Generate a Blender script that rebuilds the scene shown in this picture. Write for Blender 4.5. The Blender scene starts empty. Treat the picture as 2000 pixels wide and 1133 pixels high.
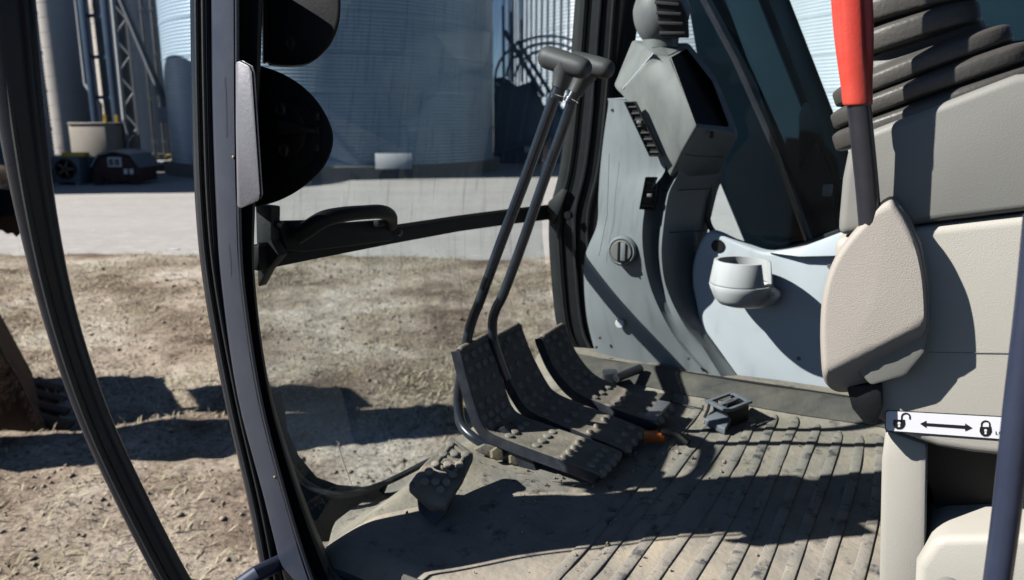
import bpy, bmesh, math, random
import numpy as np
from mathutils import Vector, Matrix, Quaternion
random.seed(7); rng = np.random.default_rng(7)
SC = bpy.context.scene
COL = SC.collection
# ------------------------------------------------------------------ camera, sky, sun, exposure
PITCH = math.atan((566.5-235)/1500.0)
CP, SP = math.cos(PITCH), math.sin(PITCH)
EYE = Vector((0, 0, .65))
cd = bpy.data.cameras.new('camera'); cam = bpy.data.objects.new('camera', cd); COL.objects.link(cam)
cam.location = EYE; cam.rotation_euler = (math.pi/2-PITCH, 0, 0)
cd.sensor_width = 36; cd.lens = 27; cd.clip_start = .05; cd.clip_end = 2000
cd.dof.use_dof = True; cd.dof.focus_distance = 1.05; cd.dof.aperture_fstop = 6.3
SC.camera = cam
SUN_T = Vector((.77, .138, -.61)).normalized()         # the way the light travels
w = bpy.data.worlds.new('World'); SC.world = w; w.use_nodes = True
nt = w.node_tree; bg = nt.nodes['Background']
sky = nt.nodes.new('ShaderNodeTexSky'); sky.sky_type = 'NISHITA'; sky.sun_disc = False; sky.altitude = 2000; sky.air_density = .75; sky.dust_density = .2; sky.ozone_density = 1.5
sky.sun_elevation = math.asin(-SUN_T.z)
sky.sun_rotation = math.atan2(-SUN_T.x, -SUN_T.y)
nt.links.new(sky.outputs[0], bg.inputs[0]); bg.inputs[1].default_value = .05
sd = bpy.data.lights.new('sun', 'SUN'); sd.energy = 5.0; sd.angle = math.radians(.5); sd.color = (1, .96, .9)
sun = bpy.data.objects.new('sun', sd); COL.objects.link(sun)
sun.rotation_euler = (-SUN_T).to_track_quat('Z', 'Y').to_euler(); sun.location = (-8, -2, 9)
SC.view_settings.view_transform = 'Standard'; SC.view_settings.look = 'None'
SC.view_settings.exposure = .5; SC.view_settings.gamma = 1; SC.view_settings.use_curve_mapping = False
SC.cycles.transparent_max_bounces = 24; SC.cycles.max_bounces = 8; SC.cycles.diffuse_bounces = 0

# ------------------------------------------------------------------ frames: cab axes (u forward, v to the far side, z up)
ANG = math.radians(27.9)
UU = Vector((-math.cos(ANG), math.sin(ANG), 0)); VV = Vector((math.sin(ANG), math.cos(ANG), 0)); ZZ = Vector((0, 0, 1))
def W(u, v, z): return UU*u + VV*v + ZZ*z
def P(px, py, k, c):
    X = (px-1000)/1500.0; Z = (566.5-py)/1500.0
    d = Vector((X, CP+SP*Z, -SP+CP*Z))
    if k == 'z': t = (c-.65)/d.z
    elif k == 'y': t = c/d.y
    elif k == 'v': t = c/d.dot(VV)
    else: t = c/d.dot(UU)
    return EYE + d*t
def V2(pts, c, k='v'): return [P(x, y, k, c) for x, y in pts]
def V3(pts): return [P(x, y, 'v', c) for x, y, c in pts]

# ------------------------------------------------------------------ mesh helpers
def link(o, parent=None):
    COL.objects.link(o)
    if parent is not None: o.parent = parent
    return o
def finish(bm, name, m, parent=None, bevel=0, seg=2, smooth=True, ang=38, recalc=True, limit=30, loc=None):
    if recalc: bmesh.ops.recalc_face_normals(bm, faces=bm.faces)
    if bevel:
        es = [e for e in bm.edges if len(e.link_faces) == 2 and e.calc_face_angle(0) > math.radians(limit)]
        if es: bmesh.ops.bevel(bm, geom=es, offset=bevel, segments=seg, affect='EDGES', profile=.5, clamp_overlap=True)
    if smooth:
        for f in bm.faces: f.smooth = True
        for e in bm.edges:
            if len(e.link_faces) == 2 and e.calc_face_angle(0) > math.radians(ang): e.smooth = False
    off = Vector((0, 0, 0))
    if parent is not None:
        p = parent
        while p is not None: off += p.location; p = p.parent
    elif loc is not None: off = Vector(loc)
    cen = Vector((0, 0, 0))
    if loc is None and len(bm.verts):
        cen = sum((v.co for v in bm.verts), Vector())/len(bm.verts) - off
    elif loc is not None and parent is not None: cen = Vector(loc)-off
    bmesh.ops.translate(bm, verts=bm.verts, vec=-(off+cen))
    me = bpy.data.meshes.new(name); bm.to_mesh(me); bm.free()
    if m is not None: me.materials.append(m)
    o = bpy.data.objects.new(name, me); link(o, parent)
    o.location = cen if parent is not None or loc is None else off
    return o
def tag(o, label=None, cat=None, group=None, kind=None):
    if label: o['label'] = label
    if cat: o['category'] = cat
    if group: o['group'] = group
    if kind: o['kind'] = kind
    return o
def thing(name, loc, label, cat, group=None):
    o = bpy.data.objects.new(name, None); COL.objects.link(o); o.location = loc; o.empty_display_size = .05
    return tag(o, label, cat, group)
def bmf(verts, faces):
    bm = bmesh.new(); vs = [bm.verts.new(v) for v in verts]
    for f in faces:
        try: bm.faces.new([vs[i] for i in f])
        except ValueError: pass
    return bm
def add_prism(bm, poly, d):
    a = [bm.verts.new(p) for p in poly]; b = [bm.verts.new(p+d) for p in poly]; n = len(poly)
    bm.faces.new(a); bm.faces.new(b[::-1])
    for i in range(n): bm.faces.new((a[i], b[i], b[(i+1) % n], a[(i+1) % n]))
def slab(name, poly, d, m, parent=None, bevel=.004, seg=2, **k):
    bm = bmesh.new(); add_prism(bm, poly, Vector(d)); return finish(bm, name, m, parent, bevel, seg, **k)
def add_box(bm, c, ax, ay, az):
    c = Vector(c); vs = [bm.verts.new(c+ax*i+ay*j+az*k) for i in (-1, 1) for j in (-1, 1) for k in (-1, 1)]
    for f in ((0, 1, 3, 2), (4, 6, 7, 5), (0, 4, 5, 1), (2, 3, 7, 6), (0, 2, 6, 4), (1, 5, 7, 3)): bm.faces.new([vs[i] for i in f])
def box(name, c, ax, ay, az, m, parent=None, bevel=.003, seg=2, **k):
    bm = bmesh.new(); add_box(bm, c, ax, ay, az); return finish(bm, name, m, parent, bevel, seg, **k)
def boxu(name, c, du, dv, dz, m, parent=None, bevel=.003, **k):
    return box(name, c, UU*du, VV*dv, ZZ*dz, m, parent, bevel, **k)
def spline(pts, n=6):
    pts = [Vector(p) for p in pts]; out = []
    q = [pts[0]*2-pts[1]] + pts + [pts[-1]*2-pts[-2]]
    for i in range(1, len(q)-2):
        for s in range(n):
            t = s/n; a, b, c, d = q[i-1], q[i], q[i+1], q[i+2]
            out.append(.5*((2*b)+(c-a)*t+(2*a-5*b+4*c-d)*t*t+(3*b-a-3*c+d)*t**3))
    out.append(pts[-1]); return out
def add_tube(bm, pts, rad, n=12, squash=None):
    pts = [Vector(p) for p in pts]; rings = []
    rr = rad if isinstance(rad, (list, tuple)) else [rad]*len(pts)
    t0 = (pts[1]-pts[0]).normalized(); up = t0.orthogonal().normalized()
    for i, p in enumerate(pts):
        t = (pts[min(i+1, len(pts)-1)]-pts[max(i-1, 0)]).normalized()
        up = (up - t*up.dot(t)).normalized(); sd_ = t.cross(up)
        ring = []
        for j in range(n):
            a = 2*math.pi*j/n; o = up*math.cos(a)*rr[i]+sd_*math.sin(a)*rr[i]
            if squash: o = o - squash[0]*o.dot(squash[0])*(1-squash[1])
            ring.append(bm.verts.new(p+o))
        rings.append(ring)
    for a, b in zip(rings, rings[1:]):
        for j in range(n): bm.faces.new((a[j], a[(j+1) % n], b[(j+1) % n], b[j]))
    bm.faces.new(rings[0][::-1]); bm.faces.new(rings[-1])
def tube(name, pts, rad, m, parent=None, n=14, smoothpts=0, **k):
    if smoothpts:
        if isinstance(rad, (list, tuple)):
            R = [Vector((r, 0, 0)) for r in rad]; rad = [v.x for v in spline(R, smoothpts)]
        pts = spline(pts, smoothpts)
    bm = bmesh.new(); add_tube(bm, pts, rad, n); return finish(bm, name, m, parent, **k)
def add_lathe(bm, prof, o, ax, ux, n=32, sq=1.0):
    ax = ax.normalized(); ux = (ux-ax*ux.dot(ax)).normalized(); uy = ax.cross(ux); rings = []
    for r, h in prof:
        rings.append([bm.verts.new(o+ax*h+(ux*math.cos(2*math.pi*j/n)+uy*math.sin(2*math.pi*j/n)*sq)*r) for j in range(n)])
    for a, b in zip(rings, rings[1:]):
        for j in range(n): bm.faces.new((a[j], a[(j+1) % n], b[(j+1) % n], b[j]))
    if prof[0][0] > 1e-4: bm.faces.new(rings[0][::-1])
    if prof[-1][0] > 1e-4: bm.faces.new(rings[-1])
    bmesh.ops.remove_doubles(bm, verts=bm.verts, dist=1e-5)
def lathe(name, prof, o, ax, ux, m, parent=None, n=32, sq=1.0, **k):
    bm = bmesh.new(); add_lathe(bm, prof, Vector(o), ax, ux, n, sq); return finish(bm, name, m, parent, **k)
def band(name, L, R, c, d, m, parent=None, ch=.15, n=5, bevel=.003, k='v'):
    """a profile swept along two edges that both lie on one plane, with real depth d"""
    cs = c if isinstance(c, (list, tuple)) else [c]*len(L)
    A = spline([P(x, y, k, q) for (x, y), q in zip(L, cs)], n); B = spline([P(x, y, k, q) for (x, y), q in zip(R, cs)], n)
    bm = bmesh.new(); rings = []; d = Vector(d)
    for a, b in zip(A, B):
        e = b-a
        pr = [a+d*.25, a+e*ch*.3+d*.07, a+e*ch, b-e*ch, b-e*ch*.3+d*.07, b+d*.25, b+d, a+d]
        rings.append([bm.verts.new(p) for p in pr])
    m_ = 8
    for x, y in zip(rings, rings[1:]):
        for j in range(m_): bm.faces.new((x[j], x[(j+1) % m_], y[(j+1) % m_], y[j]))
    bm.faces.new(rings[0][::-1]); bm.faces.new(rings[-1])
    return finish(bm, name, m, parent, 0, ang=50)
def grid_mesh(rows):
    bm = bmesh.new(); vs = [[bm.verts.new(p) for p in r] for r in rows]
    for a, b in zip(vs, vs[1:]):
        for j in range(len(a)-1): bm.faces.new((a[j], a[j+1], b[j+1], b[j]))
    return bm

# ------------------------------------------------------------------ materials
def mat(name, col, rough=.5, metal=0, col2=None, scale=8, amt=.5, bump=0, bscale=200, coat=0, spec=.5, stretch=None, c3=None, s3=40, t3=.62, w3=.06, detail=6):
    m = bpy.data.materials.new(name); m.use_nodes = True; n = m.node_tree.nodes; l = m.node_tree.links
    b = n['Principled BSDF']; b.inputs['Base Color'].default_value = (*col, 1); b.inputs['Roughness'].default_value = rough
    b.inputs['Metallic'].default_value = metal; b.inputs['Coat Weight'].default_value = coat; b.inputs['Coat Roughness'].default_value = .15
    b.inputs['Specular IOR Level'].default_value = spec
    tc = n.new('ShaderNodeNewGeometry'); src = tc.outputs['Position']
    if stretch:
        mp = n.new('ShaderNodeMapping'); mp.inputs['Scale'].default_value = stretch; l.new(src, mp.inputs[0]); src = mp.outputs[0]
    last = None
    if col2 is not None:
        no = n.new('ShaderNodeTexNoise'); no.inputs['Scale'].default_value = scale; no.inputs['Detail'].default_value = detail; no.inputs['Roughness'].default_value = .62
        l.new(src, no.inputs['Vector'])
        r = n.new('ShaderNodeMapRange'); r.inputs[1].default_value = .5-.22*(1-amt)-.06; r.inputs[2].default_value = .5+.22*(1-amt)+.06
        l.new(no.outputs[0], r.inputs[0])
        mx = n.new('ShaderNodeMix'); mx.data_type = 'RGBA'; mx.inputs[6].default_value = (*col, 1); mx.inputs[7].default_value = (*col2, 1)
        l.new(r.outputs[0], mx.inputs[0]); last = mx.outputs[2]
        rr = n.new('ShaderNodeMapRange'); rr.inputs[3].default_value = max(.05, rough-.1); rr.inputs[4].default_value = min(1, rough+.15)
        l.new(no.outputs[0], rr.inputs[0]); l.new(rr.outputs[0], b.inputs['Roughness'])
    if c3 is not None:
        n3 = n.new('ShaderNodeTexNoise'); n3.inputs['Scale'].default_value = s3; n3.inputs['Detail'].default_value = 8; n3.inputs['Roughness'].default_value = .7; l.new(src, n3.inputs['Vector'])
        r3 = n.new('ShaderNodeMapRange'); r3.inputs[1].default_value = t3; r3.inputs[2].default_value = t3+w3; l.new(n3.outputs[0], r3.inputs[0])
        m3 = n.new('ShaderNodeMix'); m3.data_type = 'RGBA'; m3.inputs[7].default_value = (*c3, 1); l.new(r3.outputs[0], m3.inputs[0])
        if last is not None: l.new(last, m3.inputs[6])
        else: m3.inputs[6].default_value = (*col, 1)
        last = m3.outputs[2]
    if last is not None: l.new(last, b.inputs['Base Color'])
    if bump:
        nb = n.new('ShaderNodeTexNoise'); nb.inputs['Scale'].default_value = bscale; nb.inputs['Detail'].default_value = 3
        l.new(tc.outputs['Position'], nb.inputs['Vector'])
        bp = n.new('ShaderNodeBump'); bp.inputs['Strength'].default_value = 1; bp.inputs['Distance'].default_value = bump
        l.new(nb.outputs[0], bp.inputs['Height']); l.new(bp.outputs[0], b.inputs['Normal'])
    return m
def glass_mat(name, tint, dust, gloss=1.0, dcol=(.55, .6, .58)):
    m = bpy.data.materials.new(name); m.use_nodes = True; n = m.node_tree.nodes; l = m.node_tree.links; n.remove(n['Principled BSDF'])
    out = n['Material Output']; tr = n.new('ShaderNodeBsdfTransparent'); tr.inputs[0].default_value = (*tint, 1)
    df = n.new('ShaderNodeBsdfDiffuse'); df.inputs[0].default_value = (*dcol, 1)
    gl = n.new('ShaderNodeBsdfGlossy'); gl.inputs['Roughness'].default_value = .02
    g = n.new('ShaderNodeNewGeometry')
    no = n.new('ShaderNodeTexNoise'); no.inputs['Scale'].default_value = 5; no.inputs['Detail'].default_value = 7; no.inputs['Distortion'].default_value = 1.2; l.new(g.outputs['Position'], no.inputs['Vector'])
    mr = n.new('ShaderNodeMapRange'); mr.inputs[1].default_value = .3; mr.inputs[2].default_value = .75; mr.inputs[3].default_value = dust*.5; mr.inputs[4].default_value = dust*1.6; l.new(no.outputs[0], mr.inputs[0])
    # fine specks and wipe streaks
    sp = n.new('ShaderNodeTexNoise'); sp.inputs['Scale'].default_value = 260; sp.inputs['Detail'].default_value = 2; l.new(g.outputs['Position'], sp.inputs['Vector'])
    sr = n.new('ShaderNodeMapRange'); sr.inputs[1].default_value = .70; sr.inputs[2].default_value = .76; sr.inputs[3].default_value = 0; sr.inputs[4].default_value = dust*4; l.new(sp.outputs[0], sr.inputs[0])
    mp = n.new('ShaderNodeMapping'); mp.inputs['Scale'].default_value = (30, 30, 1.5); mp.inputs['Rotation'].default_value = (.25, .1, 0); l.new(g.outputs['Position'], mp.inputs[0])
    st = n.new('ShaderNodeTexNoise'); st.inputs['Scale'].default_value = 2.2; st.inputs['Detail'].default_value = 5; l.new(mp.outputs[0], st.inputs['Vector'])
    tr2 = n.new('ShaderNodeMapRange'); tr2.inputs[1].default_value = .55; tr2.inputs[2].default_value = .8; tr2.inputs[3].default_value = 0; tr2.inputs[4].default_value = dust*2.2; l.new(st.outputs[0], tr2.inputs[0])
    a1 = n.new('ShaderNodeMath'); a1.operation = 'ADD'; l.new(mr.outputs[0], a1.inputs[0]); l.new(sr.outputs[0], a1.inputs[1])
    a2 = n.new('ShaderNodeMath'); a2.operation = 'ADD'; l.new(a1.outputs[0], a2.inputs[0]); l.new(tr2.outputs[0], a2.inputs[1])
    x1 = n.new('ShaderNodeMixShader'); l.new(a2.outputs[0], x1.inputs[0]); l.new(tr.outputs[0], x1.inputs[1]); l.new(df.outputs[0], x1.inputs[2])
    fr = n.new('ShaderNodeFresnel'); fr.inputs[0].default_value = 1.5
    fm = n.new('ShaderNodeMath'); fm.operation = 'MULTIPLY'; fm.inputs[1].default_value = gloss; l.new(fr.outputs[0], fm.inputs[0])
    x2 = n.new('ShaderNodeMixShader'); l.new(fm.outputs[0], x2.inputs[0]); l.new(x1.outputs[0], x2.inputs[1]); l.new(gl.outputs[0], x2.inputs[2])
    l.new(x2.outputs[0], out.inputs[0]); return m
M = {}
M['navy'] = mat('navy frame paint', (.032, .040, .062), .36, col2=(.048, .056, .08), scale=14, amt=.2, bump=.0004, bscale=60, c3=(.25, .26, .28), s3=55, t3=.74, w3=.02)
M['tube'] = mat('blue black tube paint', (.008, .011, .019), .28, col2=(.014, .018, .027), scale=20, amt=.3, spec=.25, c3=(.2, .2, .2), s3=160, t3=.76, w3=.02, bump=.0004, bscale=50)
M['rail'] = mat('worn navy rail paint', (.024, .033, .065), .33, col2=(.036, .048, .085), scale=18, amt=.2, coat=.2, c3=(.35, .36, .38), s3=240, t3=.745, w3=.02, bump=.0003, bscale=60)
M['black'] = mat('black plastic', (.009, .010, .013), .55, spec=.2, col2=(.016, .018, .020), scale=30, amt=.2, bump=.0003, bscale=300)
M['rubber'] = mat('black rubber seal', (.010, .013, .015), .6, col2=(.022, .026, .028), scale=25, amt=.2, bump=.0004, bscale=180)
M['slot'] = mat('slot black', (.004, .004, .005), .7)
M['grey'] = mat('light grey moulded plastic', (.255, .28, .295), .42, col2=(.30, .325, .335), scale=7, amt=.1, bump=.00025, bscale=700, c3=(.22, .25, .27), s3=95, t3=.72, w3=.05)
M['greydirty'] = mat('dusty grey plastic', (.215, .228, .232), .42, col2=(.32, .33, .31), scale=22, amt=.2, bump=.00025, bscale=700, stretch=(1, 1, .5))
M['white'] = mat('pale grey wall plastic', (.78, .84, .90), .45, col2=(.82, .87, .92), scale=5, amt=.1, bump=.0003, bscale=650)
M['cup'] = mat('off white cup holder plastic', (.80, .81, .82), .38, col2=(.83, .83, .83), scale=9, amt=.1)
M['darkgrey'] = mat('dark grey lever plastic', (.085, .085, .088), .48, col2=(.11, .11, .11), scale=30, amt=.2, bump=.0003, bscale=500)
M['beige'] = mat('beige leather grain plastic', (.47, .45, .40), .5, col2=(.50, .48, .43), scale=5, amt=.1, bump=.0004, bscale=800)
M['cover'] = mat('warm beige grained cover', (.43, .395, .35), .5, col2=(.47, .43, .385), scale=9, amt=.1, bump=.0006, bscale=850)
M['consgrey'] = mat('grey console plastic', (.24, .24, .225), .48, col2=(.27, .27, .25), scale=8, amt=.1, bump=.00022, bscale=600, c3=(.32, .32, .31), s3=110, t3=.74, w3=.04)
M['boot'] = mat('taupe rubber bellows', (.062, .06, .057), .45, col2=(.09, .085, .078), scale=12, amt=.2, bump=.0006, bscale=200)
M['red'] = mat('red lever grip', (.72, .055, .035), .33, col2=(.76, .10, .07), scale=16, amt=.1, bump=.0003, bscale=260, coat=.15)
M['rod'] = mat('dark steel rod', (.022, .024, .034), .3, col2=(.035, .036, .045), scale=35, amt=.2, coat=.2, c3=(.16, .12, .11), s3=130, t3=.73, w3=.03)
M['levrod'] = mat('blue black lever rod', (.02, .028, .045), .27, col2=(.035, .045, .06), scale=25, amt=.2, coat=.3, c3=(.14, .13, .12), s3=70, t3=.66, w3=.1)
M['mat'] = mat('dusty rubber floor', (.50, .435, .335), .85, col2=(.23, .22, .205), scale=6, amt=.25, bump=.002, bscale=70, c3=(.05, .055, .065), s3=19, t3=.565, w3=.12)
M['rib'] = mat('worn rubber rib', (.40, .365, .305), .8, col2=(.25, .24, .22), scale=13, amt=.3, bump=.001, bscale=160, c3=(.06, .065, .075), s3=21, t3=.52, w3=.12)
M['upturn'] = mat('floor edge rubber', (.075, .076, .076), .8, col2=(.17, .158, .13), scale=14, amt=.4, bump=.0012, bscale=90)
M['pedal'] = mat('dusty cast pedal', (.23, .20, .165), .8, col2=(.36, .315, .255), scale=26, amt=.4, bump=.0012, bscale=160, c3=(.04, .043, .05), s3=24, t3=.58, w3=.14)
M['stud'] = mat('worn pedal stud', (.27, .245, .21), .7, col2=(.42, .38, .32), scale=60, amt=.4, bump=.0006, bscale=260)
M['edge'] = mat('scuffed black steel edge', (.02, .025, .04), .35, col2=(.06, .065, .075), scale=26, amt=.5, bump=.0006, bscale=120)
M['bolt'] = mat('dusty yellow zinc bolt', (.30, .25, .15), .6, metal=.2, col2=(.36, .31, .22), scale=60, amt=.4)
M['plate'] = mat('grey sheet metal', (.25, .25, .28), .45, metal=.2, col2=(.19, .19, .22), scale=22, amt=.2, bump=.0003, bscale=200)
M['chrome'] = mat('chrome', (.7, .7, .7), .15, metal=1)
M['orange'] = mat('orange plastic', (.55, .12, .015), .4)
M['sticker'] = mat('white sticker', (.86, .87, .92), .4)
M['print'] = mat('black print', (.008, .008, .01), .5)
M['corr'] = mat('galvanised corrugated steel', (.56, .61, .65), .5, metal=.15, col2=(.48, .53, .58), scale=1.2, amt=.2, stretch=(1, 1, .12))
M['corrone'] = mat('galvanised steel with sky tint', (.40, .53, .65), .45, metal=.25, col2=(.33, .46, .58), scale=1.2, amt=.2, stretch=(1, 1, .12))  # sky reflection and windshield tint are put into this blue
M['corrblue'] = mat('blue grey corrugated steel', (.34, .41, .49), .5, metal=.2, col2=(.28, .34, .41), scale=1.2, amt=.2, stretch=(1, 1, .12))
M['corrdark'] = mat('weathered blue steel', (.10, .15, .22), .55, col2=(.14, .19, .26), scale=1.3, amt=.2, stretch=(1, 1, .15))
M['concrete'] = mat('stained silo concrete', (.86, .80, .73), .85, col2=(.72, .66, .60), scale=.8, amt=.2, stretch=(1, 1, .25), c3=(.12, .10, .10), s3=.5, t3=.56, w3=.14)
M['concrete2'] = mat('footing concrete', (.36, .33, .29), .9, col2=(.24, .22, .19), scale=1.5, amt=.3)
M['bluesteel'] = mat('blue painted steel', (.08, .15, .27), .5, col2=(.12, .19, .30), scale=3, amt=.2)
M['greysteel'] = mat('grey conveyor steel', (.16, .18, .21), .5, col2=(.22, .24, .27), scale=3, amt=.2)
M['palesteel'] = mat('bright galvanised pipe', (.62, .65, .68), .4, col2=(.5, .53, .56), scale=3, amt=.2)
M['tan'] = mat('tan painted shed', (.66, .61, .54), .8, col2=(.56, .52, .46), scale=2, amt=.3)
M['yellow'] = mat('yellow paint', (.65, .42, .03), .5)
M['barn'] = mat('maroon shed paint', (.022, .008, .010), .7, col2=(.038, .012, .014), scale=4, amt=.3)
M['trim'] = mat('white trim', (.75, .76, .78), .6)
M['fanbox'] = mat('grey blue fan housing', (.11, .14, .17), .55, col2=(.07, .09, .12), scale=3, amt=.3)
M['tankwhite'] = mat('white tank paint', (.75, .77, .80), .4)
M['rust'] = mat('rusty worn steel', (.035, .022, .017), .75, col2=(.085, .045, .026), scale=9, amt=.5, bump=.004, bscale=22)
M['boom'] = mat('dark teal boom paint', (.0025, .006, .010), .9, col2=(.004, .010, .016), scale=4, amt=.3, spec=.04)
M['boomblue'] = mat('faded teal steel', (.009, .022, .033), .8, col2=(.014, .033, .048), scale=5, amt=.3, spec=.06)
M['darkint'] = mat('dark cab lining', (.03, .032, .035), .8)
M['glass'] = glass_mat('dusty windshield', (.77, .83, .84), .12, .5)
M['sideglass'] = glass_mat('tinted side glass', (.90, .96, .97), .003, .12, (.4, .5, .55))

def ground_mat():
    m = bpy.data.materials.new('dry dirt'); m.use_nodes = True; n = m.node_tree.nodes; l = m.node_tree.links; b = n['Principled BSDF']
    g = n.new('ShaderNodeNewGeometry')
    def noise(s, d, r=.6):
        x = n.new('ShaderNodeTexNoise'); x.inputs['Scale'].default_value = s; x.inputs['Detail'].default_value = d; x.inputs['Roughness'].default_value = r; l.new(g.outputs['Position'], x.inputs['Vector']); return x
    def ramp(src, stops):
        r = n.new('ShaderNodeValToRGB'); e = r.color_ramp.elements
        while len(e) < len(stops): e.new(.5)
        for el, (p_, c) in zip(e, stops): el.position = p_; el.color = (*c, 1)
        l.new(src, r.inputs[0]); return r
    big = ramp(noise(.9, 8).outputs[0], [(.38, (.22, .165, .13)), (.46, (.42, .34, .275)), (.54, (.58, .495, .415)), (.62, (.73, .66, .585))])
    small = ramp(noise(34, 8, .8).outputs[0], [(.38, (.25, .23, .21)), (.48, (.85, .84, .82)), (.62, (1.3, 1.27, 1.2))])
    mu = n.new('ShaderNodeMix'); mu.data_type = 'RGBA'; mu.blend_type = 'MULTIPLY'; mu.inputs[0].default_value = 1; l.new(big.outputs[0], mu.inputs[6]); l.new(small.outputs[0], mu.inputs[7])
    gm = n.new('ShaderNodeMapRange'); gm.inputs[1].default_value = .56; gm.inputs[2].default_value = .70; gm.inputs[4].default_value = .65; l.new(noise(2.3, 8, .7).outputs[0], gm.inputs[0])
    mg = n.new('ShaderNodeMix'); mg.data_type = 'RGBA'; l.new(gm.outputs[0], mg.inputs[0]); l.new(mu.outputs[2], mg.inputs[6]); mg.inputs[7].default_value = (.26, .23, .12, 1)
    l.new(mg.outputs[2], b.inputs['Base Color']); b.inputs['Roughness'].default_value = .95; b.inputs['Specular IOR Level'].default_value = .15
    bp = n.new('ShaderNodeBump'); bp.inputs['Distance'].default_value = .03; bp.inputs['Strength'].default_value = 1; l.new(noise(26, 8, .75).outputs[0], bp.inputs['Height']); l.new(bp.outputs[0], b.inputs['Normal'])
    return m
M['dirt'] = ground_mat()
M['gravel'] = mat('pale compacted gravel', (.47, .45, .43), .95, col2=(.40, .38, .365), scale=.7, amt=.3, bump=.008, bscale=18, stretch=(.35, 1, 1), c3=(.53, .505, .48), s3=9, t3=.52, w3=.1, spec=.2)
M['straw'] = mat('dry straw', (.66, .58, .44), .9, col2=(.46, .42, .26), scale=3, amt=.3, spec=.2)
M['clod'] = mat('dirt clod', (.46, .38, .30), .95, col2=(.32, .255, .195), scale=6, amt=.4, spec=.2)

# ------------------------------------------------------------------ ground
GZ = -1.15
def vnoise(x, y, s, seed):
    r = np.random.default_rng(seed); T = r.random((256, 256)); x = x*s+1000.3; y = y*s+1000.7
    xi = np.floor(x).astype(int); yi = np.floor(y).astype(int); fx = x-xi; fy = y-yi; fx = fx*fx*(3-2*fx); fy = fy*fy*(3-2*fy)
    g = lambda a, b: T[a % 256, b % 256]
    return (g(xi, yi)*(1-fx)+g(xi+1, yi)*fx)*(1-fy)+(g(xi, yi+1)*(1-fx)+g(xi+1, yi+1)*fx)*fy-.5
def gheight(x, y):
    wgt = np.clip((10.4-y)/1.5, 0, 1)*np.clip((y-1.6)/.8, 0, 1)*np.clip((x+8.5)/1, 0, 1)*np.clip((5-x)/1, 0, 1)
    h = .06*vnoise(x, y, .8, 1)+.035*vnoise(x, y, 2.6, 2)+.026*vnoise(x, y, 7, 3)+.026*vnoise(x, y, 17, 4)
    return GZ+wgt*h
xs = np.concatenate([[-600, -150, -50, -20, -12], np.arange(-9, 5.01, .04), [8, 20, 60, 200, 600]])
ys = np.concatenate([[-100, -20, -4, 0], np.arange(1.4, 10.6, .035), [12, 16, 30, 60, 200, 900]])
gx, gy = np.meshgrid(xs, ys); gz = gheight(gx, gy); nx, ny = len(xs), len(ys)
idx = np.arange(nx*ny).reshape(ny, nx)
quads = np.stack([idx[:-1, :-1], idx[:-1, 1:], idx[1:, 1:], idx[1:, :-1]], -1).reshape(-1, 4)
def np_mesh(name, verts, faces, m, kind=None, label=None, cat=None, smooth=False):
    me = bpy.data.meshes.new(name); k = faces.shape[1]
    me.vertices.add(len(verts)); me.vertices.foreach_set('co', verts.astype(np.float32).ravel())
    me.loops.add(faces.size); me.loops.foreach_set('vertex_index', faces.astype(np.int32).ravel())
    me.polygons.add(len(faces)); me.polygons.foreach_set('loop_start', (np.arange(len(faces))*k).astype(np.int32)); me.polygons.foreach_set('loop_total', np.full(len(faces), k, np.int32))
    if smooth: me.polygons.foreach_set('use_smooth', np.ones(len(faces), bool))
    me.update(calc_edges=True); me.materials.append(m)
    o = bpy.data.objects.new(name, me); COL.objects.link(o); return tag(o, label, cat, None, kind)
np_mesh('ground', np.stack([gx, gy, gz], -1).reshape(-1, 3), quads, M['dirt'], 'structure', smooth=True)
# gravel yard with a ragged front edge
ex = np.concatenate([[-300, -60], np.arange(-14, 14, .12), [60, 300]])
ey = 10.35+.35*vnoise(ex, ex*0, .9, 5)*2+.25*vnoise(ex, ex*0, 3.5, 6)
rows = [np.stack([ex, ey*(1-t)+t*yy, np.full_like(ex, GZ+.024)], -1) for t, yy in ((0, 0), (.02, 60), (.1, 60), (.4, 60), (1, 60))]
rows = [np.stack([ex, ey-.25, np.full_like(ex, GZ-.03)], -1)]+rows
vv_ = np.concatenate(rows); ii = np.arange(len(vv_)).reshape(len(rows), len(ex))
np_mesh('gravel_yard', vv_, np.stack([ii[:-1, :-1], ii[:-1, 1:], ii[1:, 1:], ii[1:, :-1]], -1).reshape(-1, 4), M['gravel'], 'structure')
# straw and clods
N = 110000
x = rng.uniform(-7.5, 1.2, N); y = 2.0+rng.random(N)**.8*8.6
dens = vnoise(x, y, 1.1, 9)+.6*vnoise(x, y, 4, 10); keep = dens+rng.normal(0, .2, N) > .0; x, y = x[keep], y[keep]; N = len(x)
z = gheight(x, y); a = rng.uniform(0, 6.28, N); L_ = rng.uniform(.015, .075, N); wd = rng.uniform(.0015, .0035, N); el = rng.beta(1.2, 4, N)*1.3
dx, dy, dz = np.cos(a)*np.cos(el)*L_, np.sin(a)*np.cos(el)*L_, np.sin(el)*L_
px_, py_ = -np.sin(a)*wd, np.cos(a)*wd
b0 = np.stack([x-px_, y-py_, z+.003], -1); b1 = np.stack([x+px_, y+py_, z+.003], -1)
m0 = np.stack([x+dx*.55+px_, y+dy*.55+py_, z+.006+dz*.65], -1); m1 = np.stack([x+dx*.55-px_, y+dy*.55-py_, z+.006+dz*.65], -1)
t0 = np.stack([x+dx, y+dy, z+.004+dz], -1)
vs = np.stack([b0, b1, m0, m1, t0], 1).reshape(-1, 3); k = np.arange(N)*5
fs = np.concatenate([np.stack([k, k+1, k+2], -1), np.stack([k, k+2, k+3], -1), np.stack([k+3, k+2, k+4], -1)])
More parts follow.
